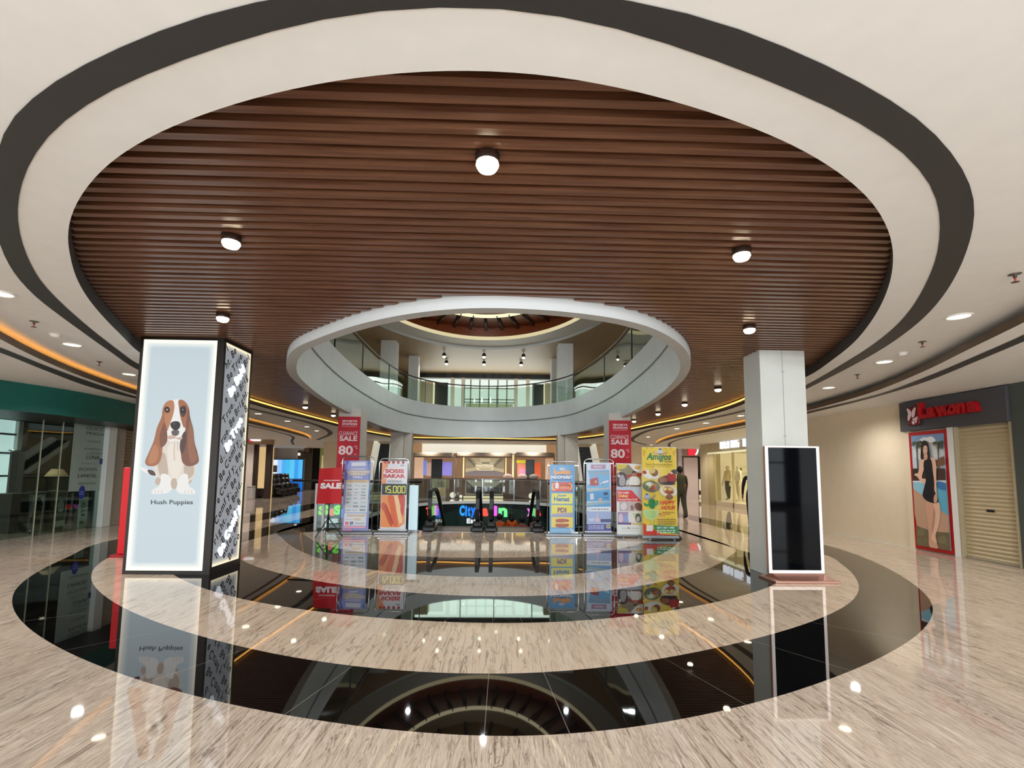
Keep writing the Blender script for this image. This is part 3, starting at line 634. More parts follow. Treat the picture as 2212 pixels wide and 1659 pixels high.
mb = MB(); mb.bbox((KX0-.04, y0, 0), (KX1+.06, 7.08, .032), M_ROSE, .006, 2); mb.build('base_plate', kk)
# ================================================================== right wall: poster, shutter, sign
fa = thing('swimwear_poster', 'red framed tall poster of a woman in a black dress beside a swimming pool', 'poster', (8.53, 9.39, 0))
mb = MB(); yA, yB, zT = 9.82, 8.96, 2.37
mb.box((8.5, yB, .02), (8.55, yA, zT), mat((176, 26, 24), .4)); mb.build('frame', fa)
pw = Print([(265, 512), (545, 485), (605, 1455), (325, 1400)], (8.497, yA-.06, .09), (0, -1, 0), (0, 0, 1), yA-yB-.12, zT-.16)
Kc = lambda *c: mat(c, .55)
pw.full(Kc(186, 200, 210)); S = lambda pts, m, q=4: pw.poly(pts, m, q)
pw.rect(250, 480, 560, 600, Kc(120, 150, 186)); S([(340, 545), (380, 520), (430, 530), (480, 560), (520, 600), (540, 680), (300, 690), (300, 600)], Kc(212, 216, 218)); S([(400, 530), (450, 515), (480, 550), (450, 590), (400, 580)], Kc(232, 232, 230))
grn, grn2 = Kc(62, 72, 50), Kc(88, 96, 66)
for (cx, cyy, sc) in ((320, 560, 1.0), (505, 560, 1.1)):
    for k in range(13):
        a = -.3+k*.29; L_ = (62+14*math.sin(k*2.3))*sc; ex, ey = cx+math.cos(a)*L_*.8, cyy+math.sin(a)*L_+16
        pw.poly([(cx, cyy), ((cx+ex)/2+5, (cyy+ey)/2-12), (ex, ey), ((cx+ex)/2-4, (cyy+ey)/2+8)], grn if k % 2 else grn2)
    pw.line([(cx, cyy), (cx+4, cyy+120), (cx+12, cyy+240)], 9, Kc(96, 84, 66))
pw.rect(250, 780, 600, 880, Kc(70, 50, 42)); S([(480, 730), (560, 680), (575, 740), (480, 760)], Kc(120, 84, 62)); pw.rect(290, 790, 345, 850, Kc(52, 42, 38))
pw.rect(250, 880, 610, 900, Kc(206, 214, 220)); pw.poly([(290, 895), (600, 905), (600, 1160), (540, 1150), (290, 960)], Kc(96, 168, 196)); S([(300, 900), (390, 905), (385, 990), (300, 950)], Kc(140, 192, 208)); S([(500, 890), (570, 905), (575, 960), (505, 940)], Kc(60, 116, 170))
pw.poly([(295, 945), (380, 1000), (480, 1090), (600, 1170), (610, 1310), (500, 1310), (330, 1250), (305, 1150)], Kc(186, 150, 124)); pw.poly([(320, 1240), (420, 1290), (610, 1310), (610, 1460), (330, 1420)], Kc(112, 96, 72))
for x, y, r in ((365, 1300, 34), (345, 1370, 26), (400, 1370, 26), (470, 1400, 26), (545, 1365, 36), (590, 1400, 26), (585, 1330, 20), (430, 1310, 22)): pw.ell(x, y, r, r*.95, Kc(84+r, 78+r, 62+r//2), 10)
sk, sk2 = Kc(222, 178, 152), Kc(202, 156, 130)
S([(412, 1060), (470, 1065), (472, 1160), (462, 1250), (468, 1330), (505, 1405), (510, 1430), (480, 1436), (440, 1415), (432, 1330), (425, 1200)], sk2); S([(475, 1060), (515, 1060), (530, 1160), (515, 1250), (490, 1330), (500, 1390), (470, 1375), (455, 1350), (480, 1250), (490, 1160)], sk)
S([(375, 560), (400, 548), (425, 560), (440, 620), (446, 690), (430, 716), (390, 715), (368, 700), (370, 620)], Kc(36, 28, 26))
S([(366, 715), (395, 705), (400, 760), (380, 830), (378, 860), (425, 870), (432, 905), (410, 912), (360, 880), (332, 845), (310, 835), (318, 822), (340, 820), (352, 770)], sk)
S([(452, 690), (480, 700), (496, 740), (498, 850), (500, 960), (505, 1050), (488, 1065), (476, 1050), (482, 950), (474, 850), (462, 760)], sk)
S([(400, 712), (440, 694), (458, 715), (470, 800), (482, 900), (482, 960), (500, 1000), (512, 1055), (480, 1066), (420, 1045), (384, 1008), (395, 940), (410, 880), (402, 820), (392, 770)], Kc(26, 24, 30))
S([(498, 985), (507, 1030), (500, 1058), (482, 1062), (480, 1010)], sk2)
S([(388, 600), (402, 582), (418, 592), (426, 625), (420, 655), (405, 668), (392, 655), (388, 630)], sk); S([(398, 660), (420, 655), (425, 700), (405, 712), (396, 700)], sk2)
S([(376, 590), (400, 566), (416, 590), (398, 592), (388, 625), (385, 680), (372, 690)], Kc(36, 28, 26)); pw.line([(396, 622), (404, 621)], 4, Kc(50, 34, 30)); pw.line([(413, 620), (421, 619)], 4, Kc(50, 34, 30)); pw.ell(409, 648, 7, 3, Kc(190, 90, 90))
pw.mb.build('print', fa)
mb = MB(); mb.box((8.5, 8.84, 0), (8.6, 8.96, 2.4), mat((222, 222, 218), .5)); mb.box((8.5, 9.82, 0), (8.58, 9.95, 2.4), M_WALL); mb.box((8.56, 8.9, 0), (8.8, 9.95, 2.4), M_WALL); mb.box((8.62, 7.6, 2.3), (8.8, 9.95, ZS), M_WALL); mb.box((8.49, 7.5, 0), (8.8, 7.78, ZS), mat((72, 78, 74), .4)); struct('trim_10', mb)
st = thing('rolling_shutter', 'closed cream roller shutter door with slats under the red sign', 'shutter', (8.58, 8.3, 0))
M_SHUT = mat((186, 170, 136), .45, noise=.03)
prof = []; nz = 33; dz = 2.37/nz
mb = MB(); vs = []; fs = []
for i in range(nz):
    for j, (dx) in enumerate((0, -.012, -.016, -.012, 0, .004)):
        vs += [(8.58+dx, 7.84, .03+(i+j/6)*dz), (8.58+dx, 8.8, .03+(i+j/6)*dz)]
for i in range(len(vs)//2-1): fs.append((2*i, 2*i+2, 2*i+3, 2*i+1))
mb.add(vs, fs, M_SHUT); mb.build('curtain', st)
for ya, yb in ((8.8, 8.84), (7.78, 7.84)): mb = MB(); mb.bbox((8.5, ya, 0), (8.6, yb, 2.4), mat((168, 156, 128), .4), .004, 1); mb.build('guide_rail', st)
mb = MB(); mb.bbox((8.55, 7.84, 0), (8.6, 8.8, .04), mat((150, 140, 116), .4), .006, 1); mb.build('bottom_bar', st)
mb = MB(); mb.box((8.556, 8.24, .865), (8.564, 8.37, .905), M_DARK); mb.build('lock_plate', st)
sg = thing('shop_fascia_sign', 'dark grey shop fascia with red raised letters and a white butterfly logo', 'sign', (8.5, 8.85, 2.4))
mb = MB(); mb.bbox((8.44, 7.78, 2.4), (8.56, 9.95, 3.0), mat((72, 72, 76), .5, noise=.03), .004, 1); mb.build('fascia_board', sg)
M_RED = mat((168, 14, 24), .35); M_REDD = mat((104, 8, 14), .4)
mb = MB(); mb.bbox((8.38, 9.42, 2.5), (8.44, 9.7, 2.88), M_REDD, .03, 3); mb.build('logo_plate', sg)
lp = Print([(282, 318), (372, 318), (372, 436), (282, 436)], (8.3785, 9.69, 2.51), (0, -1, 0), (0, 0, 1), .27, .36)
lw = mat((240, 214, 218), .4)
lp.poly([(284, 322), (300, 328), (318, 350), (312, 380), (290, 408), (286, 380), (292, 360)], lw, 4); lp.poly([(355, 322), (336, 330), (322, 352), (322, 388), (340, 382), (350, 350)], lw, 4); lp.poly([(322, 400), (345, 390), (366, 384), (362, 405), (340, 410)], lw, 4); lp.poly([(320, 412), (338, 414), (336, 434), (324, 430)], lw, 3); lp.poly([(344, 412), (360, 412), (350, 428)], lw, 3)
lp.mb.build('butterfly_emblem', sg)
for k, (ch, yy, h) in enumerate((('L', 9.40, .3), ('a', 9.2, .26), ('w', 9.02, .26), ('o', 8.78, .26), ('n', 8.58, .26), ('a', 8.38, .26))):
    mb = MB(); mb.text(ch, M_RED, Vector((8.44, yy, 2.63)), Vector((0, -1, 0)), Vector((0, 0, 1)), h*(1 if ch == 'L' else 1), 'LEFT', .07, .05); mb.build('letter', sg)
# glass shop at the right margin
gs = thing('glass_shopfront', 'dark green glass shopfront with a white frame at the right edge', 'shopfront', (8.6, 6.3, 0))
mb = MB(); mb.box((8.58, 4.2, .05), (8.6, 7.42, 2.9), glass((150, 178, 165), .06)); mb.build('glass_panel', gs)
mb = MB()
for a, b in (((8.52, 7.42, 0), (8.64, 7.5, 3.0)), ((8.52, 4.2, 2.92), (8.64, 7.42, 3.0)), ((8.54, 4.2, 0), (8.62, 7.42, .05))): mb.box(a, b, mat((232, 236, 234), .4))
mb.build('frame', gs)
mb = MB(); mb.box((9.8, 4, 0), (9.9, 7.6, 3.0), mat((40, 56, 50), .5)); mb.box((8.8, 7.5, 0), (9.9, 7.6, 3), mat((50, 62, 56), .5)); struct('wall_shop', mb)
mb = MB(); mb.box((9.3, 5.5, 1.2), (9.75, 7.2, 1.24), mat((120, 140, 130), .4)); mb.box((9.3, 5.5, .6), (9.75, 7.2, .64), mat((120, 140, 130), .4)); mb.box((9.7, 5.5, 0), (9.75, 7.2, 2.2), mat((80, 100, 92), .4)); tag(mb.build('display_shelf'), 'dim shelving unit inside the dark glass shop at right edge', 'shelf')
# ================================================================== display stands in front of the opening
M_CHR = mat((206, 208, 210), .18, metal=1); M_BASE_G = mat((150, 154, 158), .35, metal=.6)
YS = 11.6
def frame_stand(name, label, fx0, fx1, ftop, bx0, bx1, by, pq, Y=YS):
    """poster frame: chrome loop on a weighted foot; pq = pixel corners TL TR BR BL of its print"""
    ym = (ftop+by)/2; a = WY(fx0, ym, Y); b = WY(fx1, ym, Y); zt = WY((fx0+fx1)/2, ftop, Y).z
    c0, c1 = G(bx0, by, 0), G(bx1, by, 0)
    t = thing(name, label, 'display stand', ((a.x+b.x)/2, Y, 0), 'poster display stands in front of the escalators')
    r = .1; pts = [(a.x, Y, .05), (a.x, Y, zt-r)]
    pts += [(a.x+r-r*math.cos(k*PI/12), Y, zt-r+r*math.sin(k*PI/12)) for k in range(1, 7)]
    pts += [(b.x-r+r*math.sin(k*PI/12), Y, zt-r+r*math.cos(k*PI/12)) for k in range(0, 7)] + [(b.x, Y, .05)]
    mb = MB(); mb.tube(pts, .014, M_CHR, 8); mb.build('tube_frame', t)
    bx0_, bx1_ = min(c0.x, a.x-.03), max(c1.x, b.x+.03)
    mb = MB(); mb.bbox((a.x-.05, Y-.15, 0), (b.x+.05, Y+.15, .055), M_BASE_G, .012, 2); mb.build('foot', t)
    zb, zp = WY(pq[3][0], (pq[2][1]+pq[3][1])/2, Y-.01).z, WY(pq[0][0], (pq[0][1]+pq[1][1])/2, Y-.01).z
    ymid = (pq[0][1]+pq[3][1])/2; xa = WY((pq[0][0]+pq[3][0])/2, ymid, Y-.01).x; xb = WY((pq[1][0]+pq[2][0])/2, ymid, Y-.01).x
    mb = MB(); mb.box((xa, Y-.008, zb), (xb, Y+.006, zp), mat((70, 74, 80), .4)); 
    for z in (zb+.02, zp-.02):
        mb.box((a.x, Y-.006, z-.01), (xa, Y+.006, z+.01), M_CHR); mb.box((xb, Y-.006, z-.01), (b.x, Y+.006, z+.01), M_CHR)
    mb.build('backing_board', t)
    return t, xa, xb, zb, zp
def crop(sc, ox, oy):
    return lambda q: [(ox+x*sc, oy+y*sc) for x, y in q]
Q = lambda *c: mat(c, .35, coat=.3)
# --- blue and purple brand list poster
q = [(790, 205), (1245, 205), (1215, 1460), (735, 1460)]; cr = crop(.12054, 650, 970)
t, xa, xb, zb, zp = frame_stand('poster_stand', 'chrome framed stand with pale blue poster listing rows of brand logos', 737.4, 805.4, 986, 733, 800, 1152, cr(q))
p = Print(q, (xa, YS-.0085, zb), (1, 0, 0), (0, 0, 1), xb-xa, zp-zb, .0005)
p.full(Q(160, 168, 222)); p.poly([(790, 205), (870, 205), (830, 300)], Q(92, 110, 196)); p.poly([(1245, 205), (1190, 205), (1200, 330)], Q(104, 128, 206)); p.rect(780, 260, 830, 560, Q(112, 126, 204)); p.rect(1205, 300, 1240, 900, Q(124, 150, 222))
p.poly([(905, 240), (1150, 225), (1165, 300), (905, 310)], Q(226, 228, 240)); p.poly([(890, 340), (1150, 330), (1160, 375), (890, 380)], Q(198, 200, 226)); 
p.poly([(815, 390), (1235, 380), (1225, 435), (1100, 470), (860, 480)], Q(206, 196, 188)); p.text('PERAYAAN', 870, 385, 1190, 420, Q(240, 232, 220), .03); p.text('PENUH', 900, 430, 1150, 470, Q(240, 230, 214), .03); p.text('MALL', 930, 485, 1110, 520, Q(246, 246, 250), .05)
p.rect(812, 555, 1220, 605, Q(226, 206, 168)); p.poly([(812, 605), (1220, 605), (1190, 1140), (790, 1140)], Q(226, 236, 240)); p.rect(870, 568, 1150, 590, Q(214, 190, 150))
gr = [Q(150, 160, 170), Q(176, 184, 190), Q(200, 178, 178), Q(130, 142, 152)]
for k, y in enumerate((655, 722, 782, 830, 890, 962, 1030, 1100)):
    for j in range(3):
        x = 835 + j*128 - k*4; w = random.randint(50, 100); p.rect(x, y-random.randint(8, 20), x+w, y+random.randint(6, 14), gr[(k*3+j) % 4])
        p.rect(x+8, y-3, x+w-12, y+3, Q(222, 230, 234))
p.poly([(785, 1150), (1190, 1150), (1178, 1370), (775, 1370)], Q(228, 232, 238)); p.rect(830, 1175, 1160, 1205, Q(216, 196, 164)); p.rect(960, 1238, 1080, 1275, Q(226, 204, 168)); p.rect(800, 1300, 860, 1355, Q(240, 130, 138)); p.rect(885, 1300, 945, 1350, Q(98, 104, 150)); p.line([(895, 1305), (935, 1345)], 9, Q(220, 224, 236)); p.rect(975, 1318, 1160, 1338, Q(180, 188, 198)); p.rect(800, 1255, 940, 1266, Q(200, 204, 210))
p.poly([(770, 1378), (1175, 1378), (1170, 1412), (765, 1412)], Q(244, 176, 196)); p.poly([(750, 1425), (930, 1425), (925, 1460), (745, 1460)], Q(214, 156, 196)); p.mb.build('poster', t)
# --- grilled sausage poster with its price panel
q = [(1475, 215), (1925, 215), (1870, 1460), (1390, 1460)]
t, xa, xb, zb, zp = frame_stand('poster_stand', 'chrome framed stand advertising grilled sausages with a black 15.000 price panel', 818, 882, 991, 800, 884, 1152, cr(q))
p = Print(q, (xa, YS-.0085, zb), (1, 0, 0), (0, 0, 1), xb-xa, zp-zb, .0005)
p.full(Q(226, 228, 234)); p.poly([(1475, 215), (1600, 215), (1560, 350), (1530, 640), (1420, 640)], Q(232, 148, 100))
for x in (1540, 1600, 1680, 1765, 1850): p.poly([(x-28, 215), (x+14, 215), (x+14, 250), (x-7, 266), (x-28, 250)], Q(178, 52, 48), 2)
p.poly([(1530, 350), (1870, 340), (1880, 520), (1500, 530)], Q(240, 226, 228), 2)
p.text('SOSIS', 1524, 358, 1858, 430, Q(198, 48, 58), .05); p.text('BAKAR', 1492, 448, 1874, 518, Q(198, 48, 58), .05); p.dashes(1560, 560, 1810, 600, 2, Q(120, 122, 130)); p.rect(1795, 282, 1860, 300, Q(150, 150, 156))
p.poly([(1440, 830), (1860, 830), (1850, 1330), (1760, 1400), (1400, 1400)], Q(238, 150, 84)); Sg = lambda pts, m: p.poly(pts, m, 4)
Sg([(1440, 990), (1480, 955), (1530, 1000), (1570, 1100), (1620, 1200), (1640, 1330), (1610, 1390), (1560, 1320), (1520, 1220), (1480, 1120), (1440, 1060)], Q(206, 84, 48))
Sg([(1570, 840), (1640, 830), (1690, 960), (1720, 1130), (1740, 1280), (1720, 1390), (1660, 1390), (1640, 1260), (1600, 1080), (1570, 950)], Q(226, 104, 60))
Sg([(1680, 830), (1740, 840), (1770, 1000), (1790, 1180), (1810, 1280), (1760, 1340), (1730, 1230), (1700, 1040)], Q(246, 206, 150)); Sg([(1750, 830), (1850, 830), (1852, 1060), (1820, 1200), (1790, 1130), (1765, 960)], Q(204, 64, 40))
for k in range(12): p.poly([(1500+k*11, 1020+k*28), (1530+k*11, 1008+k*28), (1536+k*11, 1020+k*28), (1506+k*11, 1034+k*28)], Q(168, 56, 34))
for k in range(14): p.ell(1700+random.randint(0, 70)+k*4, 870+k*34, 9, 9, Q(250, 226, 170), 8)
p.poly([(1850, 1330), (1870, 1460), (1760, 1460), (1780, 1380)], Q(232, 232, 236)); p.rect(1395, 1402, 1870, 1412, Q(240, 240, 242)); p.rect(1395, 1430, 1870, 1436, Q(180, 182, 188)); p.mb.build('poster', t)
a = WY(825.5, 1045, YS-.03); b = WY(877.5, 1069, YS-.03)
mb = MB(); mb.bbox((a.x, YS-.04, b.z), (b.x, YS-.01, a.z), mat((22, 22, 16), .3), .01, 2)
pn = mb.build('price_panel', t)
d = Print([(1450, 625), (1885, 625), (1885, 820), (1450, 820)], (a.x, YS-.0405, b.z), (1, 0, 0), (0, 0, 1), b.x-a.x, a.z-b.z, .0005)
ye = lit((226, 226, 80), 1.0)
def seg(x, y, w, h, on):
    g = 8; t_ = 13
    R_ = {'a': (x+g, y, x+w-g, y+t_), 'd': (x+g, y+h-t_, x+w-g, y+h), 'g': (x+g, y+h/2-t_/2, x+w-g, y+h/2+t_/2), 'f': (x, y+g, x+t_, y+h/2-3), 'e': (x, y+h/2+3, x+t_, y+h-g), 'b': (x+w-t_, y+g, x+w, y+h/2-3), 'c': (x+w-t_, y+h/2+3, x+w, y+h-g)}
    for s_ in on: d.rect(*R_[s_], ye)
seg(1488, 662, 44, 128, 'bc'); seg(1545, 662, 66, 128, 'afgcd'); d.rect(1624, 778, 638, 792, ye) if False else d.rect(1622, 778, 1636, 792, ye)
for x in (1648, 1728, 1806): seg(x, 662, 66, 128, 'abcdef')
d.mb.build('price_digits', pn)
# --- blue supermarket poster
cr = crop(.14014, 1170, 960)
q = [(118, 310), (500, 310), (522, 1370), (128, 1370)]
t, xa, xb, zb, zp = frame_stand('poster_stand', 'chrome framed stand with sky blue supermarket poster carrying yellow offer panels', 1182.6, 1250, 997, 1180, 1257, 1157, cr(q), 11.55)
p = Print(q, (xa, 11.5415, zb), (1, 0, 0), (0, 0, 1), xb-xa, zp-zb, .0005)
p.full(Q(104, 170, 222)); p.poly([(150, 340), (200, 400), (190, 380)], Q(200, 220, 236)); Sg([(190, 380), (230, 420), (330, 400), (430, 405), (435, 450), (340, 480), (200, 475), (175, 430)], Q(232, 164, 92)); Sg([(265, 365), (320, 355), (355, 380), (310, 395), (270, 390)], Q(206, 206, 210))
p.poly([(135, 478), (470, 478), (450, 545), (170, 545)], Q(70, 120, 180), 2); p.text('INDOMARET', 138, 480, 472, 530, Q(240, 244, 248), .05)
p.rect(152, 580, 470, 728, Q(206, 64, 54)); Sg([(165, 600), (300, 610), (455, 600), (452, 700), (300, 690), (165, 712)], Q(236, 184, 140)); Sg([(185, 610), (440, 615), (435, 690), (190, 695)], Q(222, 88, 66)); p.rect(205, 600, 260, 680, Q(240, 236, 232)); p.ell(232, 585, 10, 16, Q(240, 236, 232)); p.text('promo', 275, 615, 440, 645, Q(120, 60, 30), .03); p.text('heboh', 285, 652, 430, 680, Q(240, 190, 90), .03)
p.rect(150, 755, 480, 915, Q(240, 234, 120)); p.text('Super', 245, 770, 385, 812, Q(84, 140, 190), .03); p.text('Hemat', 190, 808, 430, 880, Q(72, 128, 180), .04)
p.rect(150, 935, 482, 1108, Q(238, 226, 90)); p.poly([(165, 1070), (480, 1050), (482, 1108), (160, 1108)], Q(176, 170, 196)); p.text('PDI', 245, 975, 385, 1052, Q(140, 106, 120), .06)
p.rect(152, 1118, 490, 1280, Q(242, 216, 110)); Sg([(220, 1160), (420, 1160), (424, 1190), (330, 1196), (424, 1225), (418, 1265), (222, 1265), (226, 1200)], Q(176, 96, 70)); p.poly([(225, 1200), (420, 1210), (420, 1222), (225, 1222)], Q(240, 208, 130)); p.rect(140, 1295, 500, 1360, Q(150, 198, 232)); p.poly([(440, 1270), (520, 1340), (520, 1370), (470, 1370)], Q(220, 230, 238)); p.mb.build('poster', t)
# --- white and blue shopping promotion poster
q = [(690, 275), (1070, 280), (1072, 1360), (690, 1355)]
t, xa, xb, zb, zp = frame_stand('poster_stand', 'white rimmed stand with blue poster of shopping bags and wavy bands', 1262, 1326, 992, 1259, 1333, 1158, cr(q), 11.55)
p = Print(q, (xa, 11.5415, zb), (1, 0, 0), (0, 0, 1), xb-xa, zp-zb, .0005)
p.full(Q(208, 222, 238)); p.rect(760, 310, 990, 380, Q(176, 140, 170)); p.text('PROMO', 810, 328, 940, 360, Q(226, 214, 228), .03)
p.poly([(690, 400), (1045, 390), (1050, 460), (690, 460)], Q(126, 168, 206)); p.poly([(690, 460), (1050, 455), (1050, 670), (700, 680)], Q(112, 178, 226)); p.poly([(790, 440), (1040, 432), (1042, 455), (790, 462)], Q(150, 170, 176)); p.poly([(690, 330), (720, 420), (750, 600), (690, 640)], Q(196, 214, 236))
p.poly([(745, 540), (800, 520), (870, 510), (876, 630), (750, 640)], Q(166, 52, 56)); p.line([(790, 520), (830, 480), (850, 512)], 9, Q(206, 150, 150)); p.ell(835, 575, 18, 22, Q(220, 160, 110)); p.poly([(900, 610), (960, 570), (1030, 550), (1030, 580), (940, 600), (915, 632)], Q(232, 236, 242)); p.poly([(915, 615), (950, 600), (930, 632)], Q(52, 62, 84))
p.poly([(690, 690), (1050, 665), (1055, 690), (690, 735)], Q(170, 184, 190)); p.poly([(690, 735), (1055, 690), (1055, 870), (690, 880)], Q(84, 162, 220)); p.poly([(745, 760), (800, 755), (805, 845), (750, 855)], Q(226, 226, 230)); p.poly([(950, 740), (1018, 735), (1022, 780), (960, 785)], Q(40, 62, 110)); p.text('sale', 955, 812, 1020, 835, Q(40, 76, 140), .03); p.ell(900, 850, 26, 22, Q(226, 180, 140))
p.poly([(690, 905), (1060, 870), (1060, 900), (700, 950)], Q(150, 180, 190)); p.poly([(690, 950), (1060, 900), (1060, 960), (690, 965)], Q(88, 162, 216)); p.rect(745, 965, 1068, 1032, Q(236, 242, 246)); p.dashes(760, 980, 1040, 1020, 1, Q(150, 162, 176))
p.rect(690, 1032, 1070, 1215, Q(164, 182, 224)); p.rect(905, 1150, 1068, 1200, Q(66, 76, 130)); p.rect(850, 1060, 860, 1150, Q(226, 220, 232)); p.rect(830, 1135, 890, 1190, Q(228, 190, 206)); p.text('FAST', 725, 1140, 820, 1180, Q(230, 236, 246), .03); p.rect(690, 1215, 1070, 1222, Q(228, 232, 242))
p.rect(690, 1222, 1070, 1330, Q(74, 74, 158)); p.dashes(720, 1238, 960, 1310, 3, Q(196, 200, 232)); p.rect(995, 1235, 1050, 1290, Q(232, 228, 150)); p.text('N', 1008, 1242, 1038, 1282, Q(60, 60, 50), .05); p.rect(690, 1330, 1070, 1355, Q(196, 206, 232)); p.mb.build('poster', t)
# --- roll-up banners
def rollup(name, label, Y, q, cr, foot, ext=.03):
    P_ = cr(q); xm = WY((P_[0][0]+P_[3][0])/2, (P_[0][1]+P_[3][1])/2, Y).x; xn = WY((P_[1][0]+P_[2][0])/2, (P_[1][1]+P_[2][1])/2, Y).x; zp = WY((P_[0][0]+P_[1][0])/2, (P_[0][1]+P_[1][1])/2, Y).z
    t = thing(name, label, 'banner', ((xm+xn)/2, Y, 0))
    mb = MB(); mb.bbox((xm-.02, Y-.07, .02), (xn+.02, Y+.07, .1 if foot else .07), M_BASE_G, .02, 3); mb.build('cassette', t)
    for x in (xm+.12, xn-.12): mb = MB(); mb.bbox((x-.02, Y-.16, 0), (x+.02, Y+.16, .025), M_BASE_G, .006, 1); mb.build('foot', t)
    mb = MB(); mb.tube([((xm+xn)/2, Y+.03, .08), ((xm+xn)/2, Y+.03, zp)], .012, M_CHR, 8); mb.build('pole', t)
    mb = MB(); mb.bbox((xm, Y-.012, zp-.012), (xn, Y+.02, zp+.012), M_CHR, .004, 1); mb.build('top_rail', t)
    return t, xm, xn, (.1 if foot else .06), zp
q = [(1145, 300), (1525, 300), (1560, 1410), (1158, 1410)]
t, xa, xb, zb, zp = rollup('rollup_banner', 'white and red roll-up banner with photo of man at table, left of yellow banner', 11.3, q, cr, False)
p = Print(q, (xa, 11.28, zb), (1, 0, 0), (0, 0, 1), xb-xa, zp-zb, .0006)
p.full(Q(240, 240, 238)); p.poly([(1145, 300), (1330, 310), (1420, 410), (1525, 450), (1530, 660), (1150, 660)], Q(150, 138, 116)); p.poly([(1145, 300), (1320, 310), (1280, 370), (1160, 400)], Q(218, 196, 84)); p.poly([(1160, 400), (1250, 440), (1220, 460), (1150, 440)], Q(226, 214, 130)); p.ell(1465, 355, 45, 28, Q(226, 160, 70)); p.ell(1465, 348, 32, 14, Q(240, 200, 120)); p.poly([(1290, 480), (1530, 440), (1530, 490), (1290, 520)], Q(176, 66, 50))
p.poly([(1165, 480), (1200, 430), (1290, 460), (1290, 650), (1160, 650)], Q(66, 56, 60), 2); p.poly([(1200, 500), (1240, 470), (1285, 560), (1270, 640), (1200, 640)], Q(176, 170, 176), 3); p.ell(1185, 490, 16, 26, Q(226, 224, 222))
p.poly([(1350, 520), (1400, 490), (1450, 500), (1500, 540), (1510, 600), (1460, 650), (1360, 655), (1340, 600)], Q(240, 240, 240), 4); p.ell(1412, 460, 32, 44, Q(176, 126, 100)); p.poly([(1380, 450), (1395, 412), (1430, 412), (1445, 448), (1412, 438)], Q(50, 40, 38), 3); p.poly([(1300, 560), (1350, 540), (1345, 620), (1290, 640)], Q(222, 222, 226)); p.rect(1360, 635, 1500, 658, Q(120, 90, 80))
p.poly([(1152, 665), (1530, 660), (1545, 880), (1155, 720)], Q(196, 208, 228)); p.poly([(1155, 715), (1380, 715), (1540, 890), (1160, 890)], Q(220, 62, 68)); p.text('Kini Lebih', 1172, 735, 1340, 770, Q(250, 236, 236), .03); p.text('Dekat', 1178, 780, 1325, 825, Q(250, 220, 150), .04); p.text('Ground Floor G-45', 1178, 842, 1470, 875, Q(250, 232, 232), .03)
for x0, y0, x1, y1, c in ((1195, 900, 1340, 1040, (190, 176, 184)), (1350, 900, 1548, 1040, (206, 190, 184)), (1170, 1055, 1380, 1215, (176, 150, 190)), (1390, 1070, 1552, 1215, (206, 218, 186))): p.rect(x0, y0, x1, y1, Q(*c))
Sg = lambda pts, m: p.poly(pts, m, 4)
Sg([(1220, 930), (1290, 910), (1310, 980), (1260, 1030), (1210, 990)], Q(232, 222, 226)); Sg([(1430, 930), (1500, 910), (1545, 960), (1530, 1030), (1450, 1010)], Q(122, 84, 80)); Sg([(1365, 960), (1400, 950), (1420, 1010), (1380, 1030)], Q(150, 120, 130)); Sg([(1190, 1100), (1230, 1080), (1250, 1200), (1190, 1210)], Q(222, 206, 226)); Sg([(1270, 1130), (1340, 1070), (1350, 1190), (1280, 1210)], Q(150, 176, 226)); Sg([(1450, 1090), (1500, 1080), (1530, 1200), (1460, 1205)], Q(80, 92, 84)); Sg([(1470, 1130), (1500, 1120), (1510, 1190), (1460, 1195)], Q(206, 202, 200)); Sg([(1340, 1040), (1380, 1060), (1440, 1200), (1390, 1250), (1350, 1240)], Q(238, 234, 230))
p.rect(1165, 1218, 1380, 1250, Q(116, 88, 150)); p.rect(1395, 1225, 1555, 1250, Q(220, 196, 110)); p.rect(1160, 1255, 1560, 1410, Q(232, 238, 238)); p.dashes(1230, 1290, 1500, 1320, 1, Q(190, 196, 198)); p.ell(1335, 1302, 16, 14, Q(206, 120, 120)); p.dashes(1250, 1335, 1480, 1350, 1, Q(206, 210, 210)); p.mb.build('banner_print', t)
# --- yellow mexican food banner
cr2 = crop(.19886, 1360, 840); q = [(120, 638), (506, 633), (518, 1605), (150, 1600)]
t, xa, xb, zb, zp = rollup('rollup_banner', 'tall yellow roll-up banner for mexican food with HAPPY HOUR in red', 11.0, q, cr2, True)
p = Print(q, (xa, 10.98, zb), (1, 0, 0), (0, 0, 1), xb-xa, zp-zb, .0006); Sg = lambda pts, m: p.poly(pts, m, 4)
p.full(Q(236, 206, 70)); p.poly([(125, 860), (505, 860), (508, 1100), (130, 1100)], Q(240, 212, 92)); p.poly([(130, 660), (170, 680), (150, 740), (135, 730)], Q(216, 176, 60)); p.poly([(500, 660), (460, 680), (485, 740)], Q(216, 176, 60))
for x in (180, 235, 390, 445): p.poly([(x-9, 640), (x+9, 640), (x, 662)], Q(206, 158, 60))
Sg([(240, 684), (290, 695), (370, 695), (415, 680), (390, 710), (330, 718), (265, 710)], Q(190, 160, 130)); Sg([(296, 695), (310, 655), (325, 645), (342, 655), (356, 695)], Q(206, 212, 224)); p.ell(325, 657, 17, 8, Q(40, 92, 150))
p.text('Amigos', 172, 700, 450, 800, Q(30, 122, 74), .03, .25); p.text('NA RED', 375, 785, 460, 800, Q(60, 90, 60), .03); p.text('Resort Restaurant & Klimo', 165, 815, 460, 836, Q(110, 120, 60), .0, .3); p.dashes(165, 846, 460, 856, 1, Q(190, 160, 60))
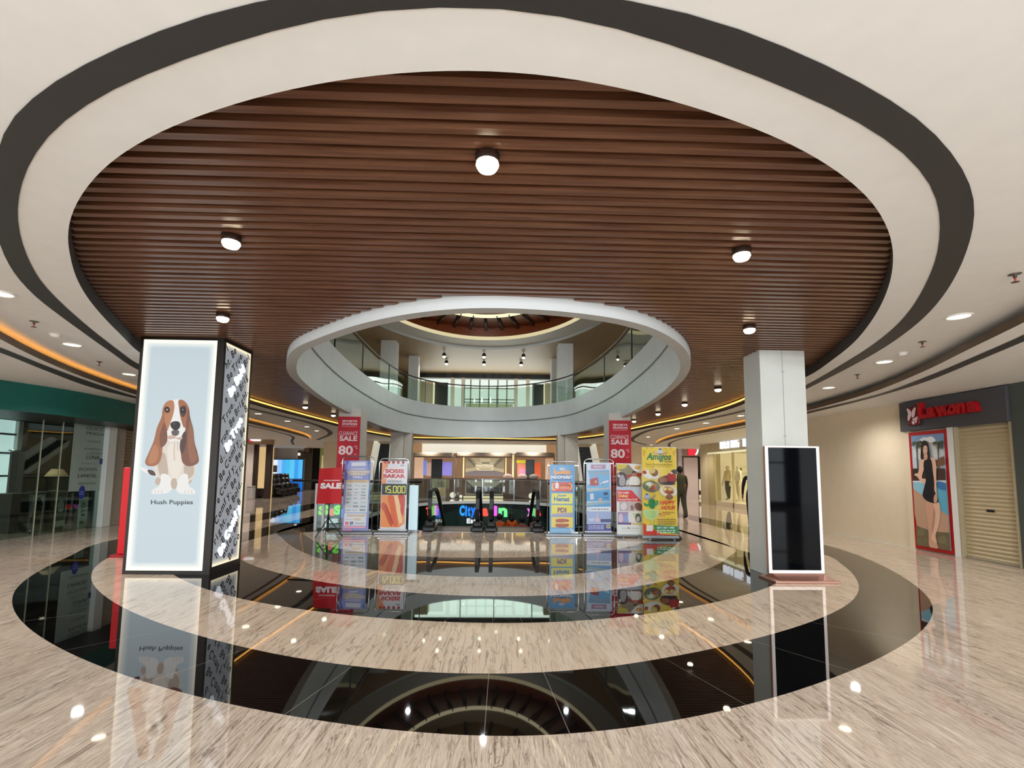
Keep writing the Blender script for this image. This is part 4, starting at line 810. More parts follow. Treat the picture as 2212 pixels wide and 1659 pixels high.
def plate(x, y, rx, ry, c, foods):
    p.ell(x, y, rx, ry, Q(*c), 24, .15); p.ell(x, y-2, rx*.86, ry*.8, Q(*[min(255, v+10) for v in c]), 24, .15)
    for fx, fy, fr, fr2, fc in foods: p.ell(x+fx, y+fy, fr, fr2, Q(*fc), 14, .3)
plate(222, 940, 96, 52, (226, 224, 216), [(-68, -22, 24, 20, (178, 60, 40)), (25, -30, 46, 42, (214, 190, 96)), (45, -18, 38, 40, (134, 84, 48)), (20, -40, 30, 30, (228, 206, 130))])
p.ell(405, 1000, 104, 52, Q(84, 44, 40), 22, -.1); p.ell(360, 1000, 46, 34, Q(150, 96, 66)); Sg([(405, 940), (440, 915), (480, 920), (500, 960), (480, 1010), (415, 1000)], Q(176, 44, 40)); p.ell(455, 918, 26, 12, Q(232, 214, 206)); Sg([(445, 895), (510, 880), (510, 930), (470, 925)], Q(70, 60, 52)); p.ell(405, 1038, 90, 16, Q(52, 32, 34))
plate(228, 1072, 94, 64, (92, 102, 88), [(-10, -12, 60, 40, (176, 184, 140)), (-20, -25, 30, 22, (220, 222, 206)), (30, 16, 40, 26, (166, 96, 60)), (-50, 10, 26, 22, (90, 116, 70)), (40, -16, 20, 16, (200, 130, 80)), (0, 30, 24, 14, (134, 74, 50))])
plate(414, 1120, 96, 66, (226, 220, 206), [(0, -8, 66, 44, (196, 148, 96)), (-20, 0, 24, 20, (160, 80, 50)), (20, -20, 26, 18, (226, 196, 120)), (-40, -20, 22, 18, (232, 212, 130)), (30, 14, 22, 18, (140, 70, 44)), (0, 20, 20, 14, (180, 60, 44))])
p.ell(425, 1186, 38, 30, Q(110, 74, 50)); p.ell(425, 1182, 28, 20, Q(140, 96, 60))
Sg([(148, 1205), (180, 1190), (230, 1190), (275, 1155), (265, 1195), (215, 1222), (170, 1220)], Q(176, 150, 120)); Sg([(155, 1195), (165, 1158), (185, 1145), (205, 1155), (215, 1195)], Q(170, 180, 200)); p.ell(182, 1158, 15, 8, Q(40, 80, 140))
gc = Q(40, 140, 80); Sg([(205, 1215), (240, 1205), (270, 1222), (275, 1270), (262, 1310), (225, 1312), (205, 1280), (200, 1240)], gc); Sg([(205, 1285), (170, 1290), (150, 1262), (160, 1250), (180, 1268), (205, 1262)], gc); Sg([(268, 1285), (300, 1270), (302, 1225), (288, 1222), (282, 1255), (266, 1262)], gc)
for x in (220, 238, 256): p.line([(x, 1220), (x, 1300)], 4, Q(28, 110, 60))
p.text('HAPPY', 318, 1225, 488, 1272, Q(214, 52, 36), .03, .35); p.text('HOUR', 335, 1282, 484, 1325, Q(214, 52, 36), .03, .35)
Sg([(152, 1330), (230, 1322), (300, 1335), (304, 1380), (275, 1420), (248, 1440), (246, 1480), (232, 1480), (228, 1440), (175, 1420), (154, 1390)], Q(196, 220, 150)); Sg([(160, 1345), (285, 1345), (290, 1390), (240, 1420), (180, 1405)], Q(176, 212, 136))
p.dashes(350, 1345, 480, 1362, 1, Q(150, 120, 40)); p.text('Margarita', 308, 1362, 430, 1384, Q(196, 96, 40), .02, .3); p.dashes(310, 1388, 380, 1400, 1, Q(206, 90, 40)); p.dashes(300, 1420, 490, 1490, 3, Q(150, 124, 44))
p.poly([(140, 1470), (260, 1540), (330, 1590), (518, 1600), (518, 1606), (150, 1606)], Q(206, 58, 44)); p.poly([(255, 1490), (518, 1505), (518, 1590), (340, 1570), (270, 1540)], Q(40, 136, 84)); p.text('BUY 1 GET 1 FREE', 290, 1510, 470, 1530, Q(226, 240, 226), .04); p.dashes(290, 1540, 480, 1580, 2, Q(210, 228, 206)); p.rect(176, 1492, 246, 1556, Q(226, 226, 214)); p.mb.build('banner_print', t)
# --- red SALE board on a folding tripod
t = thing('sale_sign_stand', 'red SALE board on a black folding tripod left of the poster stands', 'sign stand', (-4.0, 11.05, 0))
a, b, c, d_ = WY(690, 1012, 10.95), WY(738, 1010, 10.95), WY(737, 1088, 10.95), WY(683, 1088, 10.95)
q = [(330, 355), (735, 340), (725, 985), (265, 970)]
mb = MB(); mb.add([a, b, c, d_] + [v+Vector((0, .02, 0)) for v in (a, b, c, d_)], [(0, 3, 2, 1), (4, 5, 6, 7), (0, 1, 5, 4), (1, 2, 6, 5), (2, 3, 7, 6), (3, 0, 4, 7)], mat((200, 14, 26), .4)); mb.build('board', t)
hgt = (a.z+b.z-c.z-d_.z)/2; U_ = (c-d_).normalized()
p = Print([(262, 348), (732, 348), (732, 980), (262, 980)], d_+Vector((0, -.002, 0)), U_, (0, 0, 1), (c-d_).length, hgt)
p.rect(385, 560, 690, 578, mat((236, 190, 190), .4)); p.text('SALE', 325, 612, 722, 716, mat((244, 240, 240), .4), .06, .05); p.mb.build('lettering', t)
xc, zc = (c.x+d_.x)/2, c.z
mb = MB(); mb.tube([(xc, 10.98, .12), (xc, 10.98, zc+.3)], .014, M_BLACK, 8); mb.tube([(xc-.08, 10.98, zc-.005), (xc+.08, 10.98, zc-.005)], .016, M_BLACK, 6); mb.build('pole', t)
for k in range(3):
    an = PI/2+.5+k*2*PI/3; dx, dy = math.cos(an)*.33, math.sin(an)*.33
    mb = MB(); mb.tube([(xc, 10.98, .42), (xc+dx, 10.98+dy, .012)], .011, M_BLACK, 6); mb.tube([(xc, 10.98, .14), (xc+dx*.6, 10.98+dy*.6, .185)], .008, M_BLACK, 6); mb.build('leg', t)
mb = MB(); mb.lathe([(.028, .38), (.03, .46), (.022, .47)], (xc, 10.98, 0), M_BLACK, 12); mb.build('collar', t)
# ================================================================== people and mannequins (grown from one skeleton)
def figure_mesh(name, J, R, E, colour, parent, sub=2):
    """one continuous skin over a skeleton: J joints, R radii, E edges; colour(co) picks the material"""
    me = bpy.data.meshes.new(name); me.from_pydata(J, E, []); o = bpy.data.objects.new(name, me); COL.objects.link(o)
    sk = o.modifiers.new('skin', 'SKIN'); sk.use_smooth_shade = True
    for k, r in enumerate(R): me.skin_vertices[0].data[k].radius = (r, r) if not isinstance(r, tuple) else r
    me.skin_vertices[0].data[0].use_root = True
    ss = o.modifiers.new('sub', 'SUBSURF'); ss.levels = sub; ss.render_levels = sub
    ev = o.evaluated_get(bpy.context.evaluated_depsgraph_get()); nm = bpy.data.meshes.new_from_object(ev); bpy.data.objects.remove(o); bpy.data.meshes.remove(me)
    ms = []; nm.materials.clear()
    for p in nm.polygons:
        m = colour(p.center)
        if m not in ms: ms.append(m); nm.materials.append(m)
        p.material_index = ms.index(m); p.use_smooth = True
    q = bpy.data.objects.new(name, nm); COL.objects.link(q); q.parent = parent; nm.name = name
    return q
def person(name, label, cat, loc, rz=0, h=1.7, shirt=(60, 60, 40), pants=(60, 60, 40), skin=(150, 104, 78), hair=(20, 16, 14), stride=.2, arms=(.1, -.1), sleeve=1.15, longhair=False, female=False, group=None, shoes=(30, 26, 24), bulk=1.0):
    k = h/1.7; t = thing(name, label, cat, loc, group)
    J = []; R = []; E = []
    def v(x, y, z, r, par=None):
        J.append((x*k, y*k, z*k)); R.append(r*k); i = len(J)-1
        if par is not None: E.append((par, i))
        return i
    sw = .185 if not female else .15
    pel = v(0, 0, .93, .14*bulk); wa = v(0, 0, 1.07, .13*bulk, pel); ch = v(0, -.005, 1.24, .148*bulk, wa); up = v(0, -.005, 1.36, .105, ch); nk = v(0, 0, 1.455, .05, up)
    hd = v(0, .012, 1.53, .07, nk); h2 = v(0, .015, 1.605, .088, hd); h3 = v(0, .012, 1.66, .06, h2)
    v(0, .115, 1.575, .012, h2)                                            # nose
    for sx in (-1, 1): v(sx*.095, .0, 1.58, .016, h2)                     # ears
    for sx, ph, ar in ((-1, 1, arms[0]), (1, -1, arms[1])):
        hp = v(sx*.085, 0, .86, .105*bulk, pel); kn = v(sx*.09, stride*.45*ph+.02, .48, .072*bulk, hp); an = v(sx*.09, stride*ph-(.05 if ph < 0 else 0), .09, .042*bulk*bulk, kn); v(sx*.1, stride*ph+.13, .035 if ph > 0 else .035, .035, an)
        s0 = v(sx*sw, -.005, 1.375, .062, up); el = v(sx*(sw+.055), ar*.5-.02, 1.1, .044, s0); wr = v(sx*(sw+.065), ar+.02, .865, .029, el)
        pm = v(sx*(sw+.068), ar+.035, .80, .034, wr)
        for q, (dx, ln) in enumerate(((-.026, .072), (-.009, .085), (.009, .08), (.026, .062))):
            a_ = v(sx*(sw+.066), ar+.035+dx, .765, .0095, pm); b_ = v(sx*(sw+.062), ar+.04+dx, .765-ln*.55, .0088, a_); v(sx*(sw+.05), ar+.045+dx, .765-ln, .0075, b_)
        th = v(sx*(sw+.05), ar+.075, .80, .011, pm); v(sx*(sw+.045), ar+.085, .762, .009, th)
    Ms, Mp, Mk, Mo = mat(shirt, .8, noise=.06, nscale=60), mat(pants, .8, noise=.06, nscale=60), mat(skin, .5), mat(shoes, .4)
    def colour(c):
        z = c.z/k; x = abs(c.x)/k
        if z < .085: return Mo
        if x > sw+.015 and z < 1.32: return Ms if z > sleeve*.999-(.0) else (Mk if z < .9 or sleeve > .95 else Ms)
        if z < .93: return Mp
        if z < 1.43: return Ms
        return Mk
    b = figure_mesh('body', J, R, E, colour, t)
    Mh = mat(hair or (1, 1, 1), .6, noise=.2, nscale=80)
    if hair:
        mb = MB(); vs = []; fs = []; n = 16; rows = 8
        for i in range(rows+1):
            a = (PI*.60 if not longhair else PI*.62)*i/rows
            for q in range(n):
                th = 2*PI*q/n; back = max(0, -math.sin(th)); aa = a*(1+.28*back) if not longhair else a*(1+.3*back)
                if math.sin(th) > .2: aa = min(aa, a*.72)
                r = 1.0+.03*math.sin(q*5+i*2.1)
                vs.append((.101*k*r*math.sin(aa)*math.cos(th), .012*k+.113*k*r*math.sin(aa)*math.sin(th), 1.60*k+.125*k*r*math.cos(aa)))
        for i in range(rows):
            for q in range(n): l = (q+1) % n; fs.append((i*n+q, (i+1)*n+q, (i+1)*n+l, i*n+l))
        mb.add([Vector(p)+Vector(loc) for p in vs], fs, Mh, True)
        if longhair: mb.ball(Vector(loc)+Vector((0, -.05*k, 1.50*k)), (.1*k, .075*k, .16*k), Mh)
        mb.build('hair', t)
    if hair:
        for sx in (-1, 1): mb = MB(); mb.ball(Vector(loc)+Vector((sx*.033*k, .1*k, 1.605*k)), .011*k, mat((60, 44, 36), .3), 8); mb.build('eye', t)
        mb = MB(); mb.ball(Vector(loc)+Vector((0, .092*k, 1.545*k)), (.022*k, .008*k, .006*k), mat((140, 80, 72), .5), 8); mb.build('mouth', t)
    t.rotation_euler = (0, 0, rz)
    return t
person('person', 'man seen from behind in olive shirt and trousers walking past the yellow banner', 'person', (6.17, 16.4, 0), 0.05, 1.72, (74, 72, 48), (66, 66, 48), (120, 84, 62), (18, 14, 13), .17, (-.02, .1), 1.12, bulk=1.17)
# ================================================================== escalators going down
def down_escalator(name, label, x0, x1):
    t = thing(name, label, 'escalator', ((x0+x1)/2, 12.3, 0), 'descending escalators')
    path = [(12.42, .16), (12.28, .3), (12.2, .55), (12.2, .8), (12.27, .96), (12.42, 1.0), (13.2, 1.0), (13.6, .93), (14.0, .74)]
    y, z = 14.0, .74
    while y < 20: y += 1; z -= .577; path.append((y, z))
    for x in (x0, x1):
        mb = MB(); pts = [Vector((x, a, b)) for a, b in path]
        for i, (p, q) in enumerate(zip(pts, pts[1:])):
            d = (q-p).normalized(); nn = Vector((0, -d.z, d.y)) * .035; e = Vector((.045, 0, 0)); pp = p-d*.006; qq = q+d*.006
            mb.add([pp-e-nn, pp+e-nn, pp+e+nn, pp-e+nn, qq-e-nn, qq+e-nn, qq+e+nn, qq-e+nn], [(0, 1, 2, 3), (7, 6, 5, 4), (0, 4, 5, 1), (1, 5, 6, 2), (2, 6, 7, 3), (3, 7, 4, 0)], M_RUBBER)
        mb.build('handrail', t)
        mb = MB(); top = [(a, b-.03) for a, b in path[3:]]; bot = [(a, min(.12, b-.78)) for a, b in path[3:]]
        vs = [(x, a, b) for a, b in top] + [(x, a, b) for a, b in bot]; n_ = len(top)
        mb.add(vs, [(i, i+1, n_+i+1, n_+i) for i in range(n_-1)], glass((226, 236, 232), .0)); mb.build('glass_panel', t)
        mb = MB(); mb.bbox((x-.16, 12.06, 0), (x+.16, 12.6, .12), M_DARK, .03, 2); mb.bbox((x-.12, 12.14, .1), (x+.12, 12.5, .24), M_RUBBER, .05, 3); mb.build('newel_base', t)
        mb = MB(); vs = [(x-.1, 12.5, .1), (x-.1, 13.6, .1), (x-.1, 20, -3.6), (x-.1, 12.5, -.6), (x-.1, 13.6, -.6), (x-.1, 20, -4.2)]
        vs += [(a+.2, b, c) for a, b, c in vs]; mb.add(vs, [(0, 1, 7, 6), (1, 2, 8, 7), (0, 3, 4, 1), (1, 4, 5, 2), (6, 7, 10, 9), (7, 8, 11, 10)], M_STEEL); mb.build('skirt', t)
    mb = MB(); mb.box((x0+.1, 12.05, -.02), (x1-.1, 13.0, .006), mat((120, 122, 124), .3, metal=.8)); mb.build('landing_plate', t)
    mb = MB(); y, z = 13.0, 0.0
    M_ST = mat((70, 72, 74), .4, metal=.6)
    while y < 20: mb.box((x0+.1, y, z-.25), (x1-.1, y+.4, z), M_ST); y += .4; z -= .231 if y > 13.3 else .08
    mb.build('steps', t)
    return t
down_escalator('escalator', 'left one of the two black-railed escalators going down', -1.68, -.5)
down_escalator('escalator', 'right one of the two black-railed escalators going down, with riders', -.16, 1.0)
for k, (x, y, z, h, lh, c) in enumerate(((.06, 16.0, -1.466, 1.58, False, (206, 84, 24)), (.45, 15.6, -1.235, 1.42, True, (214, 88, 22)), (.82, 16.4, -1.697, 1.7, False, (150, 50, 36)))):
    person('person', ('rider in orange top behind the middle handrail, leftmost on the escalator', 'rider in orange top with long dark hair, middle one on the escalator', 'rider in dark red top, rightmost on the escalator')[k], 'person', (x, y, z), 0, h, c, (40, 40, 48), (150, 104, 78), (14, 11, 10), .03, (.05, .05), 1.1, lh, True, 'riders on the escalator')
# glass barrier round the opening on the ground floor
gb = thing('glass_barrier', 'glass barrier with steel posts and slim rail beside the red SALE sign', 'barrier', (-3.1, 12.2, 0))
mb = MB(); mb.box((-4.5, 12.2, .06), (-1.95, 12.215, 1.12), glass((226, 236, 232), .0)); mb.build('glass_panel', gb)
for x in (-4.46, -4.28, -2.1): mb = MB(); mb.bbox((x-.035, 12.17, 0), (x+.035, 12.24, 1.14), mat((206, 208, 206), .35, metal=.2), .008, 1); mb.build('post', gb)
mb = MB(); mb.tube([(-5.1, 12.3, 1.2), (-4.5, 12.22, 1.2), (-1.9, 12.22, 1.2)], .025, M_BLACK, 8); mb.build('handrail', gb)
gb = thing('glass_barrier', 'glass barrier with slim dark rail behind the blue poster stands', 'barrier', (2.5, 12.2, 0))
mb = MB(); mb.box((1.3, 12.2, .06), (3.7, 12.215, 1.12), glass((226, 236, 232), .0)); mb.build('glass_panel', gb)
for x in (1.36, 2.15, 3.62): mb = MB(); mb.bbox((x-.03, 12.17, 0), (x+.03, 12.24, 1.14), mat((206, 208, 206), .35, metal=.2), .008, 1); mb.build('post', gb)
mb = MB(); mb.tube([(1.25, 12.22, 1.2), (4.4, 12.22, 1.2)], .025, M_BLACK, 8); mb.build('handrail', gb)
far = [p for p in HOLE if p.y > 15]; far_o = [p + (p-Vector((-.4, 17))).normalized()*.08 for p in far]
gb = thing('glass_barrier', 'long curved glass barrier round the far side of the escalator opening', 'barrier', (-.4, 25, 0))
mb = MB(); mb.wall(far_o, .05, 1.08, glass((220, 226, 222), .1), False); mb.build('glass_panel', gb)
mb = MB(); mb.tube([(p.x, p.y, 1.12) for p in far_o], .03, M_STEEL, 6); mb.build('handrail', gb)
for k in range(2, len(far_o), 5): p = far_o[k]; mb = MB(); mb.box((p.x-.02, p.y-.02, 0), (p.x+.02, p.y+.02, 1.1), M_STEEL); mb.build('post', gb)
# white light box standing beside the left escalator
q0, q1 = WY(885, 1048, 12.0), WY(901, 1150, 12.0)
t = thing('lit_panel', 'slim glowing pale blue panel between the sausage stand and left escalator', 'panel', ((q0.x+q1.x)/2, 12.0, 0))
mb = MB(); mb.bbox((q0.x, 11.98, .05), (q1.x, 12.03, q0.z), lit((206, 232, 240), .9), .006, 1); mb.build('face', t)
mb = MB(); mb.bbox((q0.x-.03, 11.93, 0), (q1.x+.03, 12.08, .05), M_BASE_G, .008, 1); mb.build('foot', t)
# neon lettering on the lower storey beyond the opening
def neon(name, label, items, Y, board=None):
    t = thing(name, label, 'sign', (WY(items[0][1], items[0][3], Y).x, Y, WY(items[0][1], items[0][4], Y).z))
    if board:
        a = WY(board[0], board[1], Y+.06); b = WY(board[2], board[3], Y+.06); mb = MB(); mb.box((a.x, Y+.05, b.z if Y > 20 else .0), (b.x, Y+.1, a.z), M_BGREEN); mb.build('back_board', t)
    for ch, xa_, xb_, ya_, yb_, c, s in items:
        a = WY(xa_, ya_, Y); b = WY(xb_, yb_, Y)
        vs, fs, w, hh = glyphs(ch, .05, 0, .12); ys = [v[1] for v in vs]; lo_, hi_ = min(ys), max(ys)
        mb = MB(); mb.add([(a.x+(b.x-a.x)*x/w, Y-z*.5, b.z+(a.z-b.z)*(y-lo_)/(hi_-lo_)) for x, y, z in vs], fs, lit(c, s)); mb.build('letter', t)
    return t
cc = crop(.1537, 870, 930)
def it(ch, x0, y0, x1, y1, c, s=1.3): return (ch, 870+x0*.1537, 870+x1*.1537, 930+y0*.1537, 930+y1*.1537, c, s)
YN = 25.7
neon('neon_sign', 'colourful glowing letters on dark green wall, seen between the escalator handrails', [it('C', 800, 1050, 870, 1200, (40, 150, 240)), it('i', 880, 1055, 905, 1205, (30, 130, 235)), it('t', 915, 1060, 950, 1205, (30, 130, 235)), it('y', 955, 1080, 1025, 1225, (20, 110, 230)), it('t', 1075, 1060, 1105, 1195, (150, 220, 60)), it('a', 1120, 1090, 1200, 1205, (250, 80, 60)), it('i', 1255, 1055, 1330, 1200, (220, 90, 220)), it('n', 1345, 1085, 1470, 1215, (110, 226, 140))], YN, (956, 1088, 1164, 1150))
neon('neon_sign', 'small red, green and blue glowing letters left of the left escalator', [it('T', 330, 1080, 385, 1190, (250, 90, 70)), it('i', 395, 1050, 480, 1190, (130, 220, 50)), it('n', 470, 1090, 530, 1225, (30, 120, 236))], YN, (905, 1088, 953, 1150))
neon('neon_sign', 'red and yellow glowing letters right of the right escalator', [it('y', 1745, 1095, 1830, 1205, (226, 120, 220)), it('a', 1850, 1095, 1940, 1205, (250, 70, 60))], YN, (1167, 1088, 1185, 1150))
neon('neon_sign', 'white letters below the coloured glowing ones', [it('M', 460, 1240, 500, 1290, (220, 236, 240), .9), it('A', 503, 1240, 535, 1290, (220, 236, 240), .9), it('L', 540, 1245, 575, 1290, (220, 236, 240), .9), it('E', 900, 1235, 950, 1305, (230, 240, 245), 1.0), it('a', 955, 1250, 990, 1305, (230, 240, 245), 1.0), it('t', 995, 1240, 1020, 1305, (230, 240, 245), 1.0)], YN-.05)
t = neon('neon_sign', 'lime green and pink glowing letters seen under the red SALE board', [('S', 690, 710, 1091, 1113, (130, 226, 40), 1.3), ('a', 713, 723, 1098, 1114, (246, 120, 110), 1.2), ('S', 723, 737, 1091, 1112, (120, 230, 50), 1.3), ('o', 735, 742, 1099, 1118, (60, 130, 230), 1.2), ('S', 696, 706, 1120, 1140, (226, 236, 240), .9), ('I', 709, 713, 1120, 1130, (226, 236, 240), .9), ('S', 715, 731, 1120, 1130, (226, 236, 240), .9)], 12.5, (686, 1088, 742, 1147))
# ================================================================== columns and banner pillars round the opening
M_COLG = mat((178, 172, 160), .5, noise=.03)
def column(label, x0, x1, y0, y1, x2=None):
    t = thing('column', label, 'column', ((x0+x1)/2, (y0+y1)/2, 0)); mb = MB(); mb.bbox((x0, y0, 0), (x1, y1, ZT), M_COLG, .01, 1); mb.build('shaft', t)
    if x2: mb = MB(); mb.bbox((min(x2), y0+.15, 0), (max(x2), y1-.05, ZT), mat((164, 156, 144), .5, noise=.03), .01, 1); mb.build('side_casing', t)
column('grey square column behind the sausage poster stand', -4.92, -4.33, 22.2, 22.9, (-4.33, -3.98))
column('grey square column behind the sky blue supermarket stand', 3.05, 3.65, 22.2, 22.9, (2.72, 3.05))
def banner_pillar(label, x0, x1, lit_left):
    t = thing('banner_pillar', label, 'pillar', ((x0+x1)/2, 15.2, 0))
    mb = MB(); mb.bbox((x0, 15.0, 0), (x1, 15.75, ZT), mat((206, 200, 192), .5), .01, 1); mb.build('shaft', t)
    w = x1-x0; mb = MB(); mb.box((x0+.0, 14.985, .3), (x1, 14.999, 3.12), mat((196, 24, 46), .45)); mb.build('red_banner', t)
    p = Print([(0, 0), (45, 0), (45, 180), (0, 180)], (x0, 14.984, .3), (1, 0, 0), (0, 0, 1), w, 2.82)
    c1 = mat((244, 222, 224), .5); c2 = mat((226, 150, 160), .5)
    p.text('SPORTS', 8, 7, 38, 11, c1, .04); p.text('STATION', 8, 12.5, 38, 17, c1, .05); p.rect(8, 19, 38, 20, c2); p.text('CLEARANCE', 3, 29, 40, 37, c1, .0, .15); p.text('SALE', 4, 38, 40, 48, c1, .035)
    p.text('80', 3, 57, 32, 75, c1, .03); p.text('%', 34, 57, 41, 64, c2, .05); p.text('OFF', 34, 72, 40, 75, c2, .02); p.poly([(8, 92), (13, 87), (15, 92)], c1); p.poly([(14, 92), (16, 86), (19, 92)], c2); p.dashes(24, 87, 40, 93, 1, c2); p.dashes(6, 108, 38, 122, 2, c2); p.dashes(6, 140, 38, 150, 1, c2)
    p.mb.build('banner_print', t)
banner_pillar('pillar wrapped in red CLEARANCE SALE banner at the left of the opening', -4.93, -4.25, True)
banner_pillar('pillar wrapped in red CLEARANCE SALE banner at the right of the opening', 3.43, 4.12, False)
# escalators rising to the upper storey far behind
def up_escalator(label, pa, pb, qa, qb):
    """pa, pb: pixel left/right of the lower end, qa, qb: of the upper end"""
    Y0_, Y1_ = 24.6, 28.4; A, B = WY(*pa, Y0_), WY(*pb, Y0_); Cc, D = WY(*qa, Y1_), WY(*qb, Y1_)
    t = thing('rising_escalator', label, 'escalator', ((A.x+B.x)/2, Y0_, 0))
    mb = MB(); n_ = 22
    for k in range(n_):
        f0, f1 = k/n_, (k+1)/n_; a0, b0, a1, b1 = A.lerp(Cc, f0), B.lerp(D, f0), A.lerp(Cc, f1), B.lerp(D, f1)
        mb.add([a0, b0, Vector((b0.x, b0.y, b1.z)), Vector((a0.x, a0.y, a1.z)), Vector((b1.x, b1.y, b1.z)), Vector((a1.x, a1.y, a1.z))], [(0, 1, 2, 3), (3, 2, 4, 5)], M_DARK if k % 2 else M_BLACK)
    mb.build('steps', t)
    for (a, c, s) in ((A, Cc, -1), (B, D, 1)):
        o = Vector((s*.36, 0, 0)); mb = MB(); mb.add([a, c, c+o+Vector((0, 0, .3)), a+o+Vector((0, 0, .3)), a+Vector((0, 0, -.3)), c+Vector((0, 0, -.3))], [(0, 1, 2, 3), (0, 4, 5, 1)], mat((232, 228, 212), .4, emit=.45)); mb.build('side_panel', t)  # side panels given a glow to look brighter, no lamps in them
    return t
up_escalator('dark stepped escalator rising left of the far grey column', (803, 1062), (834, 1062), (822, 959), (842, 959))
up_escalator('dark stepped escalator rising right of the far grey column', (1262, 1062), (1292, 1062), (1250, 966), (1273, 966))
# ================================================================== store facing the opening at the far end
YW = 30.0
def R_(x0, y0, x1, y1, Y=YW):
    a, b = WY(870+x0*.1537, 930+y0*.1537, Y), WY(870+x1*.1537, 930+y1*.1537, Y); return a.x, b.x, b.z, a.z
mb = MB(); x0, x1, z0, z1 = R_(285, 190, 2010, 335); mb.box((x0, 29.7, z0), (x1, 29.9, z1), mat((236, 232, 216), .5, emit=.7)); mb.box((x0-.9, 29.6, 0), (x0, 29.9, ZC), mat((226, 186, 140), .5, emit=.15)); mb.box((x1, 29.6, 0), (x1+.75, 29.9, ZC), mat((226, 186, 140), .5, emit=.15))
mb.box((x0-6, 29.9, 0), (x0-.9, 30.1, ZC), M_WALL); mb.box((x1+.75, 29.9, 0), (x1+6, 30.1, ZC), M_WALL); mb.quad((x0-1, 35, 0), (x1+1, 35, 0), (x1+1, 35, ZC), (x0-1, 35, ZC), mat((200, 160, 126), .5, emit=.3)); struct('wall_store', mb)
def bay(label, x0, y0, x1, y1):
    a, b, z0, z1 = R_(x0, y0, x1, y1, 28.4); t = thing('display_bay', label, 'display', ((a+b)/2, 28.5, 0))
    mb = MB(); mb.bbox((a, 28.4, z1-.28), (b, 29.2, z1), mat((134, 122, 110), .4), .08, 3); mb.build('canopy', t)
    for x in (a+.03, b-.03): mb = MB(); mb.box((x-.03, 28.45, 0), (x+.03, 28.51, z1-.1), mat((120, 104, 92), .4)); mb.build('post', t)
    return t, a, b, z1
for nm, x0, x1 in (('left grey canopied display bay of the far electronics store', 150, 705), ('middle grey canopied display bay with the metallic stage backdrop', 745, 1538), ('right grey canopied display bay of the far electronics store', 1585, 2135)):
    t, a, b, z1 = bay(nm, x0, 305, x1, 660)
    if x0 == 745:
        xa_, xb_, z0, z1_ = R_(885, 385, 1420, 645, 28.8); p = Print([(885, 385), (1420, 385), (1420, 645), (885, 645)], (xa_, 28.8, z0), (1, 0, 0), (0, 0, 1), xb_-xa_, z1_-z0)
        e = lambda *c: mat(c, .4, emit=.6)
        p.full(e(176, 160, 124)); p.poly([(885, 385), (960, 385), (1040, 470), (1030, 520), (885, 540)], e(136, 122, 92)); p.poly([(1420, 385), (1350, 385), (1270, 470), (1285, 520), (1420, 540)], e(136, 122, 92)); p.poly([(900, 390), (930, 390), (1030, 500), (1010, 505)], e(90, 80, 62)); p.poly([(1405, 390), (1375, 390), (1275, 500), (1295, 505)], e(90, 80, 62))
        p.poly([(1080, 390), (1240, 390), (1210, 480), (1110, 480)], e(200, 186, 150)); p.poly([(1100, 440), (1225, 440), (1215, 470), (1115, 470)], e(120, 108, 84)); p.poly([(1020, 520), (1285, 520), (1260, 575), (1060, 575)], e(206, 192, 152)); p.poly([(885, 590), (1020, 565), (1300, 565), (1420, 590), (1420, 645), (885, 645)], e(112, 100, 98))
        p.text('POLYTRON', 1025, 482, 1270, 510, e(236, 226, 200), .04); p.rect(1080, 535, 1240, 550, e(150, 138, 110)); p.mb.build('stage_backdrop', t)
    if x0 == 150:
        for u0, v0, u1, v1, c in ((160, 375, 285, 690, (232, 192, 160)), (285, 420, 335, 630, (130, 150, 230)), (335, 450, 400, 640, (206, 170, 150)), (545, 440, 690, 635, (150, 140, 226))):
            xa_, xb_, z0, z1_ = R_(u0, v0, u1, v1, 28.9); mb = MB(); mb.box((xa_, 28.9, z0), (xb_, 28.96, z1_), mat(c, .4, emit=.5)); mb.build('lit_display', t)
        xa_, xb_, z0, z1_ = R_(405, 400, 550, 632, 28.7); mb = MB(); mb.bbox((xa_, 28.7, 0), (xb_, 28.8, z1_), M_BLACK, .02, 1); mb.build('black_screen', t)
    if x0 == 1585:
        for u0, v0, u1, v1, c in ((1600, 415, 1730, 460, (240, 220, 40)), (1610, 465, 1730, 650, (236, 150, 120)), (1845, 450, 1940, 660, (230, 100, 50)), (2005, 400, 2120, 690, (226, 180, 140)), (1640, 540, 1740, 650, (236, 160, 190))):
            xa_, xb_, z0, z1_ = R_(u0, v0, u1, v1, 28.9 + (.1 if v0 == 465 else 0)); mb = MB(); mb.box((xa_, 28.9 + (.1 if v0 == 465 else 0), z0), (xb_, 28.96 + (.1 if v0 == 465 else 0), z1_), mat(c, .4, emit=.5)); mb.build('lit_display', t)
        xa_, xb_, z0, z1_ = R_(1730, 410, 1850, 640, 28.7); mb = MB(); mb.bbox((xa_, 28.7, 0), (xb_, 28.8, z1_), M_BLACK, .02, 1); mb.build('black_screen', t)
    for u0, u1 in ((700, 740), (850, 860), (1445, 1455), (1540, 1560)):
        if x0 <= u0 <= x1+20 and x0 != 150:
            xa_, xb_, z0, z1_ = R_(u0, 340, u1, 660, 28.6); mb = MB(); mb.box((xa_, 28.6, z0), (xb_, 28.64, z1_), mat((250, 226, 150), .4, emit=.9)); mb.build('light_strip', t)
xa_, xb_, z0, z1_ = R_(120, 650, 2040, 720, 27.6)
t = thing('store_counter', 'long low brownish counter in front of the far electronics store', 'counter', (-.8, 27.8, 0))
